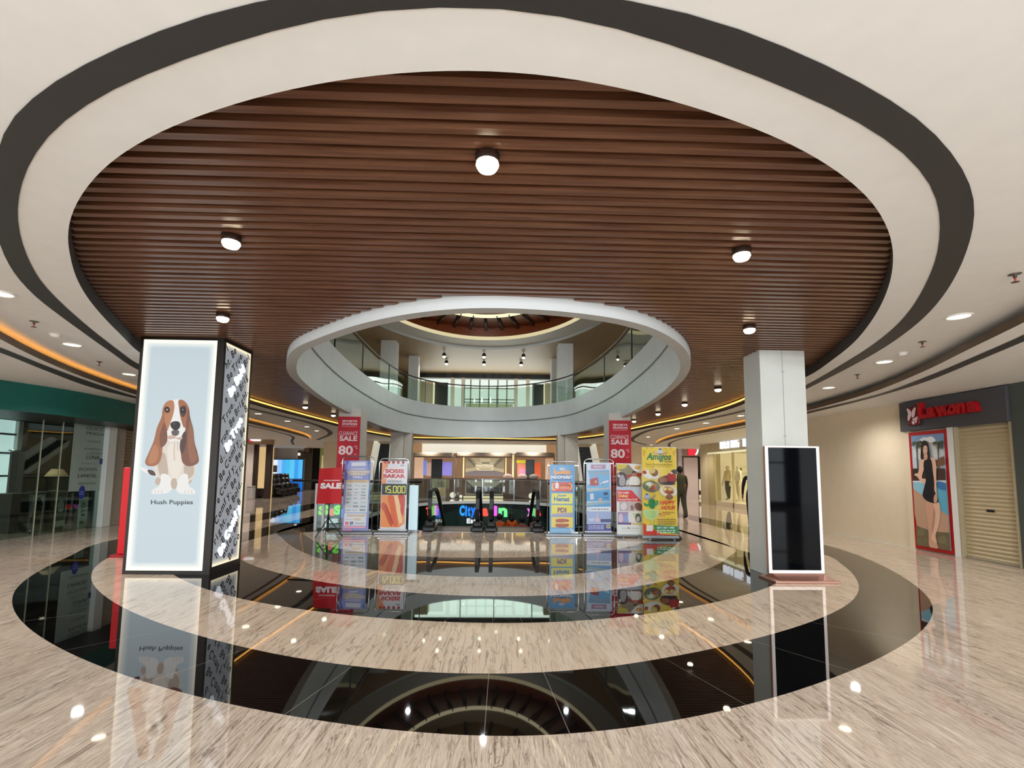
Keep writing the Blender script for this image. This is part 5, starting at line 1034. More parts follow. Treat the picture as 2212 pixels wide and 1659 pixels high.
mb = MB(); mb.bbox((xa_, 27.6, 1.02), (xb_, 28.2, 1.1), mat((150, 132, 122), .3), .01, 1); mb.build('worktop', t)
mb = MB(); mb.box((xa_+.05, 27.65, 0), (xb_-.05, 28.15, 1.02), mat((112, 88, 80), .4)); mb.build('front_panel', t)
xa_, xb_, z0, z1_ = R_(880, 690, 1410, 920, 27.6); p = Print([(880, 690), (1410, 690), (1410, 920), (880, 920)], (xa_, 27.64, max(z0, .02)), (1, 0, 0), (0, 0, 1), xb_-xa_, z1_-max(z0, .02)); e = lambda *c: mat(c, .3, emit=.15)
p.full(e(92, 84, 76)); p.poly([(885, 695), (1405, 695), (1300, 790), (990, 790)], e(176, 176, 160)); p.rect(1170, 700, 1240, 730, e(240, 232, 180)); p.line([(880, 695), (885, 900), (1405, 900), (1410, 695)], 14, e(196, 190, 180)); p.poly([(900, 800), (1390, 800), (1400, 880), (890, 880)], e(66, 58, 56)); p.line([(1145, 690), (1145, 900)], 5, e(190, 190, 186)); p.mb.build('reflective_front', t)  # the stage's reflection painted onto the counter front as flat colour
xa_, xb_, z0, z1_ = R_(850, 925, 1410, 955, 27.5); mb = MB(); mb.box((xa_, 27.58, .02), (xb_, 27.62, .14), lit((250, 240, 190), 1.0)); mb.build('kick_light', t)
xa_, xb_, z0, z1_ = R_(415, 670, 600, 1000, 27.0); p = Print([(415, 670), (600, 670), (600, 1000), (415, 1000)], (xa_, 27.0, .01), (1, 0, 0), (0, 0, 1), xb_-xa_, z1_-.01); e = lambda *c: mat(c, .5, emit=.15)
t = thing('standing_poster', 'standing poster of person in khaki trousers in front of the far counter', 'poster', ((xa_+xb_)/2, 27.02, 0)); p.rect(415, 670, 600, 850, e(170, 176, 146)); p.poly([(430, 700), (590, 690), (600, 840), (440, 820)], e(128, 138, 118)); p.poly([(500, 700), (540, 695), (560, 760), (585, 820), (500, 825), (480, 770)], e(104, 104, 86), 4); p.ell(518, 705, 17, 24, e(150, 120, 96)); p.poly([(498, 820), (585, 815), (592, 930), (580, 998), (556, 995), (548, 880), (520, 998), (490, 998), (500, 900)], e(190, 170, 116)); p.rect(415, 670, 600, 676, e(220, 216, 190)); p.mb.build('print', t)
mb = MB(); mb.box((xa_, 27.002, 0), (xb_, 27.03, z1_), M_GREYP); mb.build('board', t)
# bright round lamps and pale seats in front of the store
for k, (x, y) in enumerate(((700, 935), (815, 935), (1810, 905), (1480, 625), (1690, 625), (1850, 620))):
    c = WY(870+x*.1537, 930+y*.1537, 27.3); r = .16 if k != 1 else .09; z = max(c.z, r) if k < 3 else c.z
    if k < 3:
        t = thing('globe_lamp', ('white glowing globe lamp on the floor left of the far counter', 'smaller white glowing lamp beside the far counter globe', 'white glowing globe lamp at the right of the far counter')[k], 'lamp', (c.x, 27.3, 0)); mb = MB(); mb.ball((c.x, 27.3, r+.03), r, lit((255, 248, 226), 1.2), 14); mb.build('globe', t); mb = MB(); mb.lathe([(r*.6, 0), (r*.6, .03), (r*.4, .05)], (c.x, 27.3, 0), M_GREYP, 12); mb.build('base', t)
    else:
        t = thing('pouf_seat', ('pale round cushion on the far counter, left one', 'pale round cushion on the far counter, middle one', 'grey round cushion on the far counter, right one')[k-3], 'cushion', (c.x, 27.9, 1.1)); mb = MB(); mb.lathe([(.01, 0), (.2, .01), (.28, .1), (.26, .2), (.15, .28), (.0, .3)], (c.x, 27.9, 1.1), mat((206, 180, 170) if k < 5 else (150, 146, 140), .7), 14); mb.build('cushion', t); mb = MB(); mb.lathe([(.02, .298), (.02, .31), (0, .312)], (c.x, 27.9, 1.1), M_WALL, 8); mb.build('button', t)
# ================================================================== glass shop on the left
XG = -9.9
FL = smooth([(-9.7, 6.0), (-9.35, 7.6), (-8.98, 8.95), (-8.72, 9.9), (-8.7, 10.7), (-8.85, 12.0), (-9.2, 13.6), (-9.7, 15.2)], 6)
M_TEAL = mat((16, 92, 82), .5, noise=.08, nscale=1.5)
mb = MB(); mb.wall(FL, 2.49, ZS-.002, M_TEAL); mb.flat([FL + [Vector((-10.6, 15.2)), Vector((-10.6, 6.0))]], 2.49, M_DARK, False); struct('trim_13', mb)
lg = thing('glass_shopfront', 'frameless glass shopfront under the teal fascia, dim shop behind it', 'shopfront', (XG, 10.8, 0))
gm = glass((214, 226, 220), .0)
ys = [8.3, WX(84, 1020, XG).y, WX(128, 1020, XG).y, 12.45]
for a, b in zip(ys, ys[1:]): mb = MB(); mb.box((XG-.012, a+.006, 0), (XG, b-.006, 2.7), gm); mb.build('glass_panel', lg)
for a in ys[1:3]: mb = MB(); mb.box((XG-.02, a-.006, 0), (XG+.006, a+.006, 2.7), mat((196, 190, 170), .3)); mb.build('joint', lg)
mb = MB(); mb.bbox((XG-.1, 12.45, 0), (XG+.12, 12.72, 2.6), mat((214, 220, 216), .35), .01, 1); mb.bbox((XG-.1, 12.72, 0), (XG+.06, 13.1, 2.6), mat((160, 150, 136), .4), .01, 1); mb.build('end_post', lg)
def lp_(x0, y0, x1, y1, X, q=None):
    a, b = WX(x0, (y0+y1)/2, X), WX(x1, (y0+y1)/2, X); zt, zb = WX((x0+x1)/2, y0, X).z, WX((x0+x1)/2, y1, X).z
    zb = max(zb, .01)
    return Print(q or [(x0, y0), (x1, y0), (x1, y1), (x0, y1)], (X, a.y, zb), (0, 1, 0), (0, 0, 1), b.y-a.y, zt-zb, .001), a.y, b.y, zb, zt
c6 = crop(.1748, 0, 880)
film = glass((150, 176, 168), .04); 
p, *_ = lp_(154, 914, 240, 1060, XG+.004); fm = mat((150, 168, 160), .4); p.full(fm)
kt = mat((44, 52, 50), .5)
for s_, y0, y1, x0, x1 in (('GUCCI', 922, 929, 180, 221), ('PRADA', 933, 939.5, 180, 219), ('CHANEL', 951, 956, 184, 214), ('BURBERRY', 968, 972, 179, 218), ('CARTIER', 977, 981, 184, 219), ('LUNA', 984, 992, 184, 213), ('MARC J', 1000, 1004, 176, 203), ('BONIA', 1010, 1017, 171, 210), ('LANCEL', 1024, 1031, 170, 210), ('FERRAGAMO', 1042, 1046, 172, 210)): p.text(s_, x0, y0, x1, y1, kt if s_ in ('PRADA', 'LANCEL', 'LUNA', 'GUCCI') else mat((96, 110, 104), .5), .0)
p.poly([(214, 990), (220.5, 990), (220.5, 1003), (217, 1001), (214, 1003)], mat((30, 50, 110), .4)); p.poly([(229, 983), (232, 983), (233, 990), (234.5, 997), (227.5, 997), (229, 990)], mat((70, 40, 26), .4))
o = p.mb.build('brand_list_film', lg)
p, *_ = lp_(169.5, 1049, 184, 1078, XG+.008); p.ell(176.7, 1063.5, 7, 14.3, mat((26, 52, 150), .35), 24); [p.line([(171.5, yy), (181.5, yy+.5)], 1.2, mat((150, 170, 220), .4)) for yy in (1062, 1067)]; p.mb.build('blue_oval_sticker', lg)
# room behind the glass
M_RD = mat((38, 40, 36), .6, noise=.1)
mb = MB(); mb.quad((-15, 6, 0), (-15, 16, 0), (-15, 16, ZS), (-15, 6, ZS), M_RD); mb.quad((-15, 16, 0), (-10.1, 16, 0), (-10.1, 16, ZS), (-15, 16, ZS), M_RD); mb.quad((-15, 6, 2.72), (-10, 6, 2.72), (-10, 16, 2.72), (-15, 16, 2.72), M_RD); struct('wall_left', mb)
yb = WX(21, 1000, -13.1).y
mb = MB(); mb.box((-13.1, yb-3, 0), (-13.0, yb, 2.7), mat((206, 222, 226), .4, emit=1.3))
mb.box((-13.0, yb-.05, 0), (-12.9, yb+.07, 2.7), M_GREYP); [mb.box((-12.99, yb-3, z), (-12.95, yb, z+.05), mat((70, 84, 90), .4)) for z in (.6, 1.2, 1.8, 2.3)]; struct('window_2', mb)
sh_ = thing('roller_shutter', 'beige roller shutter between the glass shop and the glowing pillar', 'shutter', (-10.0, 14.2, 0))
mb = MB(); vs = []; nz = 30
for i in range(nz):
    for dx in (0, .012, .016, .012): vs += [(-10.0+dx, 13.12, .02+len(vs)/2*.0208), (-10.0+dx, 15.6, .02+len(vs)/2*.0208)]
vs = [(v[0], v[1], .02+(i//2)*2.48/(nz*4)) for i, v in enumerate(vs)]
mb.add(vs, [(2*i, 2*i+1, 2*i+3, 2*i+2) for i in range(len(vs)//2-1)], mat((150, 132, 104), .5, noise=.05)); mb.build('curtain', sh_); mb = MB(); mb.bbox((-10.0, 13.12, 0), (-9.95, 15.6, .05), mat((110, 96, 78), .5), .006, 1); mb.build('bottom_bar', sh_)
mb = MB(); mb.box((-10.1, 15.6, 0), (-9.9, 16.6, ZS), M_WALL); mb.box((-15.5, 16.4, 0), (-10.1, 16.6, ZS), M_WALL); struct('wall_left.001', mb)
def stand_box(name, label, cat, x0, y0, x1, y1, X, d, m):
    p, a, b, zb, zt = lp_(x0, y0, x1, y1, X); t = thing(name, label, cat, (X-d/2, (a+b)/2, 0)); mb = MB(); mb.bbox((X-d, a, .0), (X-.002, b, zt), m, .015, 2); mb.build('body', t); return t, p, a, b, zt
t, p, a, b, zt = stand_box('cabinet', 'black cabinet behind the left glass shopfront, furthest left', 'cabinet', 22, 1066, 66, 1152, -10.7, .5, mat((26, 26, 22), .4))
for k in range(1, 3): mb = MB(); y_ = a+(b-a)*k/3; mb.box((-10.701, y_-.004, .08), (-10.696, y_+.004, zt-.05), M_BLACK); mb.build('door_gap', t)
t, p, a, b, zt = stand_box('poster_board', 'black board with white arched figure behind the left glass shopfront', 'board', 66, 1068, 95, 1150, -10.35, .06, mat((18, 18, 18), .4)); p.poly([(67, 1069), (94, 1069), (92, 1150), (88, 1150), (90, 1090), (84, 1075), (78, 1075), (72, 1090), (70, 1115), (66, 1118)], mat((176, 172, 172), .5)); p.poly([(67, 1085), (73, 1080), (72, 1105), (67, 1118)], mat((150, 130, 132), .5)); p.rect(66, 1143, 70, 1148, mat((210, 210, 206), .5)); p.mb.build('print', t)
t, p, a, b, zt = stand_box('display_cabinet', 'tall black display cabinet in the middle of the dim left shop', 'cabinet', 96, 1062, 119, 1150, -10.5, .5, mat((10, 10, 10), .35)); mb = MB(); mb.box((-10.499, a+.05, .9), (-10.494, b-.05, .93), M_STEEL); mb.build('handle', t)
t, p, a, b, zt = stand_box('poster_board', 'pale grey picture board with white foot in the dim left shop', 'board', 120, 1066, 141, 1143, -10.3, .05, mat((70, 78, 72), .5)); p.poly([(124, 1085), (132, 1080), (137, 1092), (134, 1106), (126, 1104)], mat((170, 176, 170), .5), 3); p.rect(120, 1124, 141, 1137, mat((176, 184, 178), .5)); p.mb.build('print', t)
t, p, a, b, zt = stand_box('lettered_sign', 'white upright sign with dark letters under the blue oval sticker', 'sign', 172, 1074, 190, 1135, -10.2, .04, mat((186, 192, 186), .45))
for k, ch in enumerate('APP. R'): 
    if ch != ' ': p.text(ch, 175, 1085+k*8, 183, 1091+k*8, mat((40, 44, 44), .5), .03)
p.mb.build('lettering', t)
p, a, b, zb, zt = lp_(145, 1059, 197, 1135, -11.2); t = thing('side_table', 'dark wooden table behind the white lettered sign in the left shop', 'table', (-11.4, (a+b)/2, 0)); M_DW2 = mat((40, 28, 20), .4)
mb = MB(); mb.bbox((-11.7, a, zt-.06), (-11.2, b, zt), M_DW2, .01, 1); mb.build('tabletop', t)
for xx in (-11.66, -11.26):
    for yy in (a+.05, b-.05): mb = MB(); mb.box((xx-.03, yy-.03, 0), (xx+.03, yy+.03, zt-.06), M_DW2); mb.build('leg', t)
p, a, b, zb, zt = lp_(116, 1013, 130, 1029, -12.2); t = thing('table_lamp', 'lamp with beige shade glowing faintly deep in the left shop', 'lamp', (-12.2, (a+b)/2, 0)); mb = MB(); mb.lathe([(.26, zb), (.12, zt), (.0, zt)], (-12.2, (a+b)/2, 0), mat((196, 164, 120), .6, emit=.25), 16); mb.build('lamp_shade', t); mb = MB(); mb.lathe([(.14, 0), (.14, .02), (.02, .04), (.02, zb+.02)], (-12.2, (a+b)/2, 0), M_DARK, 12); mb.build('stand', t)
p, a, b, zb, zt = lp_(18, 975, 48, 1068, -12.0); t = thing('curtain', 'pale grey hanging curtain deep in the left shop', 'curtain', (-12, (a+b)/2, zb)); mb = MB(); nn = 24
mb.wall([Vector((-12+.05*math.sin(k*1.6), a+(b-a)*k/nn)) for k in range(nn+1)], zb, zt, mat((118, 122, 124), .8)); mb.build('fabric', t); mb = MB(); mb.tube([(-12, a-.05, zt+.02), (-12, b+.05, zt+.02)], .015, M_STEEL, 6); mb.build('rod', t)
# ================================================================== left side corridor
mb = MB()
a, b = WY(520, 1000, 35.6), WY(640, 1000, 35.6); mb.box((a.x, 35.6, 0), (b.x, 35.8, ZC), mat((214, 206, 200), .6)); struct('wall_corridor', mb)
YD = 25.3
def P2(x, y, Y): return WY(x, y, Y)
t = thing('shop_entrance', 'shop entrance with tan header and lit white sign beside the glowing pillar', 'shop', (P2(565, 1075, YD).x, YD, 0))
a, b = P2(530, 934, YD), P2(587, 960, YD); mb = MB(); mb.box((a.x, YD, b.z), (b.x, YD+.3, ZS), mat((168, 142, 110), .5)); mb.build('header', t)
for x0, x1, c in ((549, 556, (50, 40, 34)), (575, 586, (60, 48, 40))): a, b = P2(x0, 960, YD), P2(x1, 960, YD); mb = MB(); mb.box((a.x, YD+.02, 0), (b.x, YD+.25, a.z), mat(c, .4)); mb.build('door_post', t)
a, b = P2(556, 960, YD+1), P2(576, 960, YD+1); mb = MB(); mb.box((a.x-.3, YD+1.2, 0), (b.x+.3, YD+1.25, 2.7), mat((236, 206, 150), .5, emit=.55)); mb.build('lit_interior', t)  # back panel glows by itself in place of the shop's lighting
a, b = P2(528, 960, YD), P2(549, 960, YD); mb = MB(); mb.box((a.x, YD+.05, 0), (b.x, YD+.3, a.z), mat((206, 190, 176), .5, emit=.1)); mb.build('side_panel', t)
a, b = P2(541, 934, YD-.06), P2(563, 953, YD-.06); mb = MB(); mb.bbox((a.x, YD-.1, b.z), (b.x, YD, a.z), lit((255, 244, 244), 1.3), .05, 2); mb.build('lit_sign', t); a, b = P2(539, 931, YD-.08), P2(545, 955, YD-.08); mb = MB(); mb.bbox((a.x, YD-.09, b.z), (b.x, YD-.02, a.z), lit((226, 60, 80), .9), .03, 2); mb.build('red_emblem', t)
c = P2(542, 1074, 24.7); c.z = 0; t = thing('waste_bin', 'white bin standing at the shop entrance beside the glowing pillar', 'bin', (c.x, c.y, 0)); mb = MB(); mb.bbox((c.x-.15, c.y-.15, 0), (c.x+.15, c.y+.15, .6), mat((196, 192, 190), .5), .03, 2); mb.build('body', t); mb = MB(); mb.bbox((c.x-.16, c.y-.16, .6), (c.x+.16, c.y+.16, .66), mat((170, 168, 166), .5), .02, 2); mb.build('lid', t)
c = P2(562, 1060, 26); t = thing('stool', 'dark cube stool inside the lit shop entrance', 'stool', (c.x, 26, 0)); mb = MB(); mb.bbox((c.x-.2, 25.8, .08), (c.x+.2, 26.2, .5), mat((40, 30, 28), .6), .03, 2); mb.build('seat', t); mb = MB(); mb.box((c.x-.17, 25.83, 0), (c.x+.17, 26.17, .08), M_BLACK); mb.build('plinth', t)
# black massage chairs in a row
def massage_chair(loc, rz, label):
    t = thing('massage_chair', label, 'chair', (0, 0, 0), 'black massage chairs in the left corridor'); Mb = mat((20, 20, 22), .35); Mg = mat((150, 150, 152), .4)
    mb = MB(); mb.bbox((-.26, -.35, .25), (.26, .3, .5), Mb, .08, 3); mb.build('seat', t)
    mb = MB(); prof = [(.22, .4), (.34, .7), (.44, 1.0), (.5, 1.22)]
    for (y0, z0), (y1, z1) in zip(prof, prof[1:]): mb.tube([(0, y0, z0), (0, y1, z1)], [.3, .29], Mb, 12, True, False, .55)
    mb.build('backrest', t)
    for s in (-1, 1):
        mb = MB(); mb.bbox((s*.28-.09, -.38, .05), (s*.28+.09, .4, .66), Mb, .08, 3); mb.build('armrest', t); mb = MB(); mb.tube([(s*.375, -.36, .2), (s*.375, -.1, .6), (s*.375, .35, .68)], .02, Mg, 6); mb.build('side_trim', t)
    mb = MB(); mb.bbox((-.25, -.75, .12), (.25, -.34, .42), Mb, .09, 3); mb.build('leg_rest', t)
    mb = MB(); mb.bbox((-.3, -.4, 0), (.3, .4, .07), M_BLACK, .02, 1); mb.build('base', t)
    t.location = loc; t.rotation_euler = (0, 0, rz); return t
ch = None
for k, (x, Y_, nm) in enumerate(((592, 27.2, 'black massage chair in the left corridor, nearest of the row'), (603, 28.4, 'black massage chair in the left corridor, second of the row'), (614, 29.6, 'black massage chair in the left corridor, third of the row'), (624, 30.8, 'black massage chair in the left corridor, furthest of the row'))):
    c = P2(x, 1070, Y_)
    if ch is None: ch = massage_chair((c.x, Y_, 0), math.radians(62), nm)
    else: dup(ch, (c.x, Y_, 0), nm)
t = thing('lit_display_wall', 'glowing blue and cyan display wall in the left corridor behind the massage chairs', 'display', (P2(620, 1060, 35.0).x, 35.0, 0))
a, b = P2(584, 992, 35.0), P2(653, 1062, 35.0); mb = MB(); mb.box((a.x, 35.04, .02), (b.x, 35.2, a.z+.03), mat((60, 80, 120), .4)); mb.build('casing', t)
cols = [(226, 240, 255), (150, 196, 250), (80, 176, 244), (70, 190, 236), (96, 200, 244), (60, 160, 240), (84, 190, 246)]
for k, x in enumerate((585, 600, 609, 618, 627, 636, 645)):
    x1 = (599, 608, 617, 626, 635, 644, 652)[k]; a, b = P2(x, 993, 35.0), P2(x1, 1034, 35.0); mb = MB(); mb.box((a.x, 35.0, b.z), (b.x, 35.03, a.z), lit(cols[k], 1.0)); mb.build('lit_panel', t)
    if k > 2: a, b = P2(x, 1036, 35.0), P2(x1, 1060, 35.0); mb = MB(); mb.box((a.x, 35.0, max(.02, b.z)), (b.x, 35.03, a.z), lit([(20, 130, 200), (30, 110, 220), (40, 140, 236), (24, 120, 226)][k-3], .9)); mb.build('lit_panel', t)
a, b = P2(586, 1005, 34.95), P2(598, 1020, 34.95); mb = MB(); mb.bbox((a.x, 34.96, b.z), (b.x, 35.0, a.z), mat((120, 116, 130), .4), .02, 1); mb.build('notice', t)
for k in range(5):
    x = 627+k*5; a = P2(x, 1030, 34.8); t2 = thing('water_bottle', 'tall blue bottle before the glowing cyan display wall', 'bottle', (a.x, 34.8, 0), 'blue bottles at the display wall'); mb = MB(); mb.lathe([(.07, 0), (.07, .55), (.03, .68), (.03, .76), (0, .77)], (a.x, 34.8, 0), mat((30, 110, 210), .2, emit=.3), 10); mb.build('bottle_body', t2); mb = MB(); mb.lathe([(.035, .75), (.035, .82), (0, .83)], (a.x, 34.8, 0), mat((230, 240, 250), .4), 8); mb.build('cap', t2)
YK = 38.0
t = thing('dark_shop', 'unlit shop with pale sign letters and black doorway in the left corridor', 'shop', (P2(665, 1060, YK).x, YK, 0))
a, b = P2(637, 962, YK), P2(672, 1060, YK); mb = MB(); mb.box((a.x, YK, 0), (b.x, YK+.3, ZC), mat((96, 88, 78), .5)); mb.build('front_panel', t)
a, b = P2(670, 966, YK), P2(688, 1060, YK); mb = MB(); mb.box((a.x, YK+.02, 0), (b.x, YK+.2, ZC), M_BLACK); mb.build('doorway', t)  # black slab painted in for the darkness of the opening
a, b = P2(638, 965, YK-.1), P2(672, 978, YK-.1); mb = MB(); mb.box((a.x, YK-.1, b.z), (b.x, YK, a.z), mat((50, 44, 40), .5)); mb.build('sign_board', t)
pq = Print([(641, 967), (669, 967), (669, 977), (641, 977)], (P2(641, 977, YK-.1).x, YK-.105, P2(641, 977, YK-.1).z), (1, 0, 0), (0, 0, 1), P2(669, 977, YK-.1).x-P2(641, 977, YK-.1).x, P2(641, 967, YK-.1).z-P2(641, 977, YK-.1).z); pq.text('WALE KO', 641, 968, 668, 976, mat((186, 180, 170), .5), .03); pq.mb.build('sign_letters', t)
a, b = P2(637, 978, YK-.1), P2(648, 984, YK-.1); mb = MB(); mb.box((a.x, YK-.1, b.z), (b.x, YK-.05, a.z), lit((250, 246, 236), 1.0)); mb.build('lit_plate', t)
t = thing('green_shop', 'shop with pale green glass front left of the red banner pillar', 'shop', (P2(712, 1060, YK).x, YK, 0))
a, b = P2(692, 966, YK), P2(745, 1060, YK); mb = MB(); mb.box((a.x, YK, 0), (b.x, YK+.3, ZC), mat((150, 158, 96), .4, emit=.15)); mb.build('green_front', t)
for k, (x0, x1) in enumerate(((696, 704), (707, 714), (716, 724), (725, 733))):
    a, b = P2(x0, 984, YK), P2(x1, 1045, YK); mb = MB(); mb.box((a.x, YK-.04, max(.02, b.z)), (b.x, YK, a.z), mat((232, 216, 166), .5, emit=.35)); mb.build('lit_panel', t)  # cream blinds with a glow put into their colour, no lamps
pq = Print([(716, 974), (732, 974), (732, 983), (716, 983)], (P2(716, 983, YK).x, YK-.02, P2(716, 983, YK).z), (1, 0, 0), (0, 0, 1), P2(732, 983, YK).x-P2(716, 983, YK).x, .3); pq.text('Hof', 718, 974, 730, 982, mat((226, 226, 206), .5), .03); pq.mb.build('sign_letters', t)
# ================================================================== right side shops
XS = 10.6
t = thing('fashion_shop', 'bright fashion shop with glowing white sign and mannequin window, left of the white pillar', 'shop', (XS, 19, 0))
a, b = WX(1538, 955, XS), WX(1612, 975, XS)
zf = WX(1600, 972, XS).z
mb = MB(); mb.box((XS, 14.6, zf), (XS+.3, 24.3, ZS), mat((206, 192, 156), .5)); mb.build('fascia', t)
mb = MB(); mb.box((XS-.05, 14.6, zf-.06), (XS+.25, 24.3, zf), lit((250, 240, 196), .9)); mb.build('light_strip', t)
mb = MB(); mb.box((XS+.02, 14.6, .25), (XS+.035, 23.6, zf-.06), glass((250, 250, 246), .0)); mb.build('glass_panel', t)
for yy in (23.6, 21.8, 19.4): mb = MB(); mb.box((XS, yy-.04, 0), (XS+.08, yy+.04, zf), mat((216, 206, 160), .4)); mb.build('mullion', t)
mb = MB(); mb.box((XS, 14.6, 0), (XS+2.2, 23.6, .22), mat((226, 214, 186), .4)); mb.build('window_platform', t)
mb = MB(); mb.box((XS+2.2, 14.6, 0), (XS+2.3, 24.3, ZS), mat((226, 212, 168), .6, emit=.55)); mb.box((XS+.3, 24.2, 0), (XS+2.2, 24.3, ZS), mat((222, 210, 174), .6, emit=.5)); mb.box((XS+.3, 14.6, zf), (XS+2.2, 24.2, zf+.04), mat((226, 220, 196), .6)); mb.build('lit_interior', t)  # walls emit their own colour to brighten the shop interior
mb = MB(); mb.box((XS-.02, 23.64, 0), (XS+.3, 24.3, zf), mat((190, 176, 134), .5)); mb.build('side_panel', t)
yL, yR = WX(1555, 955, XS-.1).y, 15.3; zl = WX(1575, 967, XS-.1).z
for k, chh in enumerate('BEING MAN'):
    if chh == ' ': continue
    yy = yL-.36*k; mb = MB(); mb.text(chh, lit((240, 246, 255), 1.25), Vector((XS-.01, yy, zl)), Vector((0, -1, 0)), Vector((0, 0, 1)), .42, 'LEFT', .08, .03, 0, .62); mb.build('sign_letter', t)
def mannequin(label, loc, shirt, pants, rz):
    return person('mannequin', label, 'mannequin', loc, rz, 1.75, shirt, pants, (232, 222, 196), None, .03, (.06, .1), 1.16, False, True, 'mannequins in the fashion shop window', (230, 222, 200))
c = WX(1574, 1085, XS+.8); mannequin('pale mannequin in white top and dark skirt in the fashion shop window', (XS+.8, c.y, .22), (236, 222, 180), (44, 46, 50), PI/2+.3)
c = WX(1597, 1085, XS+.8); mannequin('pale mannequin in white clothes at the right of the fashion shop window', (XS+.8, c.y, .22), (240, 232, 206), (226, 214, 180), PI/2)
mb = MB(); c = WX(1596, 1010, XS+1.6); t = thing('potted_plant', 'green leafy plant behind the mannequins in the fashion shop window', 'plant', (XS+1.6, c.y, .22)); mb.lathe([(.14, .22), (.18, .55), (.15, .55), (.14, .5)], (XS+1.6, c.y, 0), mat((200, 196, 180), .5), 14); mb.build('pot', t)
mb = MB(); gl = mat((120, 170, 50), .5); random.seed(3)
for k in range(26):
    an = random.uniform(0, 2*PI); ln = random.uniform(.25, .5); z0 = random.uniform(.8, 1.9); d = Vector((math.cos(an)*ln, math.sin(an)*ln, random.uniform(-.05, .3))); p0 = Vector((XS+1.6, c.y, z0)); s_ = d.cross(Vector((0, 0, 1))).normalized()*.09
    mb.add([p0, p0+d*.5+s_, p0+d, p0+d*.5-s_], [(0, 1, 2, 3)], gl)
mb.tube([(XS+1.6, c.y, .5), (XS+1.6, c.y, 1.95)], .02, mat((90, 70, 40), .6), 6); mb.build('foliage', t)
c = G(1613, 1136, 0); person('person', 'person in black clothes half hidden behind the white pillar', 'person', (c.x+.2, c.y, 0), -.4, 1.72, (24, 22, 22), (22, 22, 24), (120, 84, 66), (14, 12, 12), .04, (.1, .1), .9)
YQ = 29.4
t = thing('corridor_shop', 'shop with grey header and glowing red and white sign, end of right corridor', 'shop', (P2(1495, 1075, YQ).x, YQ, 0))
a, b = P2(1470, 958, YQ), P2(1526, 986, YQ); mb = MB(); mb.box((a.x, YQ-.1, b.z), (b.x+.4, YQ+.2, ZS), mat((150, 136, 118), .5)); mb.build('header', t)
a, b = P2(1477, 988, YQ), P2(1509, 1076, YQ); mb = MB(); mb.box((a.x, YQ, 0), (b.x, YQ+.15, a.z), mat((196, 178, 172), .5, emit=.06)); mb.build('pink_panel', t)
a, b = P2(1509, 988, YQ), P2(1528, 1100, YQ); mb = MB(); mb.box((a.x, YQ+1.2, 0), (b.x+.6, YQ+1.3, a.z+.1), mat((40, 34, 32), .5)); mb.build('doorway', t)
for k, (x0, y0, x1, y1, c_) in enumerate(((1511, 1035, 1520, 1060, (240, 230, 206)), (1512, 1084, 1522, 1104, (236, 226, 200)), (1512, 1062, 1521, 1066, (80, 60, 50)), (1513, 1016, 1521, 1034, (110, 100, 96)))):
    a, b = P2(x0, y0, YQ+.8), P2(x1, y1, YQ+.8); z0 = max(.02, b.z); z1 = max(a.z, z0+.2); mb = MB(); mb.box((a.x, YQ+.8, z0), (b.x, YQ+.9, z1), mat(c_, .5, emit=.5 if k < 2 else 0)); mb.build('shelf_display', t)
a, b = P2(1486, 968, YQ-.15), P2(1503, 984, YQ-.15); mb = MB(); mb.bbox((a.x, YQ-.2, b.z), (b.x, YQ-.1, a.z), lit((226, 30, 50), 1.1), .1, 3); mb.build('red_emblem', t)
a, b = P2(1498, 960, YQ-.2), P2(1509, 983, YQ-.2); pq = Print([(1498, 960), (1509, 960), (1509, 983), (1498, 983)], (a.x, YQ-.21, b.z), (1, 0, 0), (0, 0, 1), b.x-a.x, a.z-b.z); wl2 = lit((250, 244, 250), 1.4); pq.poly([(1504, 960), (1508, 966), (1508.5, 976), (1504, 983), (1501, 983), (1505.5, 974), (1505, 966), (1502, 962)], wl2, 4); pq.ell(1500, 963, 2.5, 3, wl2); pq.mb.build('white_emblem', t)
a, b = P2(1462, 966, YQ), P2(1472, 1062, YQ); mb = MB(); mb.box((a.x, YQ-.2, 0), (b.x, YQ+.3, ZC), mat((186, 178, 176), .5)); struct('trim_12', mb)
mb = MB(); a = P2(1530, 1000, 24.5); mb.box((10.55, 24.3, 0), (11.6, 25.2, ZC), mat((206, 194, 160), .5)); struct('wall_right.001', mb)
# bench-like closures so the corridors end in walls
mb = MB(); mb.box((-18, 41, 0), (-9, 41.2, ZC), mat((150, 140, 126), .6)); mb.box((5.2, 34, 0), (14, 34.2, ZC), mat((176, 160, 150), .6)); struct('wall_far.001', mb)
# ================================================================== ceiling fittings
M_BULB = lit((255, 240, 205), 9.0); M_CYL = mat((60, 44, 36), .4)
def lamp(name, loc, w, size=2.3, col=(1, .92, .8), r=.06, blend=.9):
    l = bpy.data.lights.new(name, 'SPOT'); l.energy = w; l.spot_size = size; l.spot_blend = blend; l.color = col; l.shadow_soft_size = r
    o = bpy.data.objects.new(name, l); COL.objects.link(o); o.location = loc; return o
def sdl(x, y):
    t = thing('surface_downlight', '', 'ceiling light', (x, y, ZT), 'cylinder downlights on the timber ceiling')
    mb = MB(); mb.lathe([(.075, ZT-.004), (.072, ZT-.05), (.07, ZT-.055), (.064, ZT-.045)], (x, y, 0), M_CYL, 20); mb.build('housing', t)
    mb = MB(); mb.lathe([(.066, ZT-.05), (.07, ZT-.068), (.055, ZT-.095), (.025, ZT-.106), (0, ZT-.108)], (x, y, 0), M_BULB, 16); mb.build('lens', t)
    return t
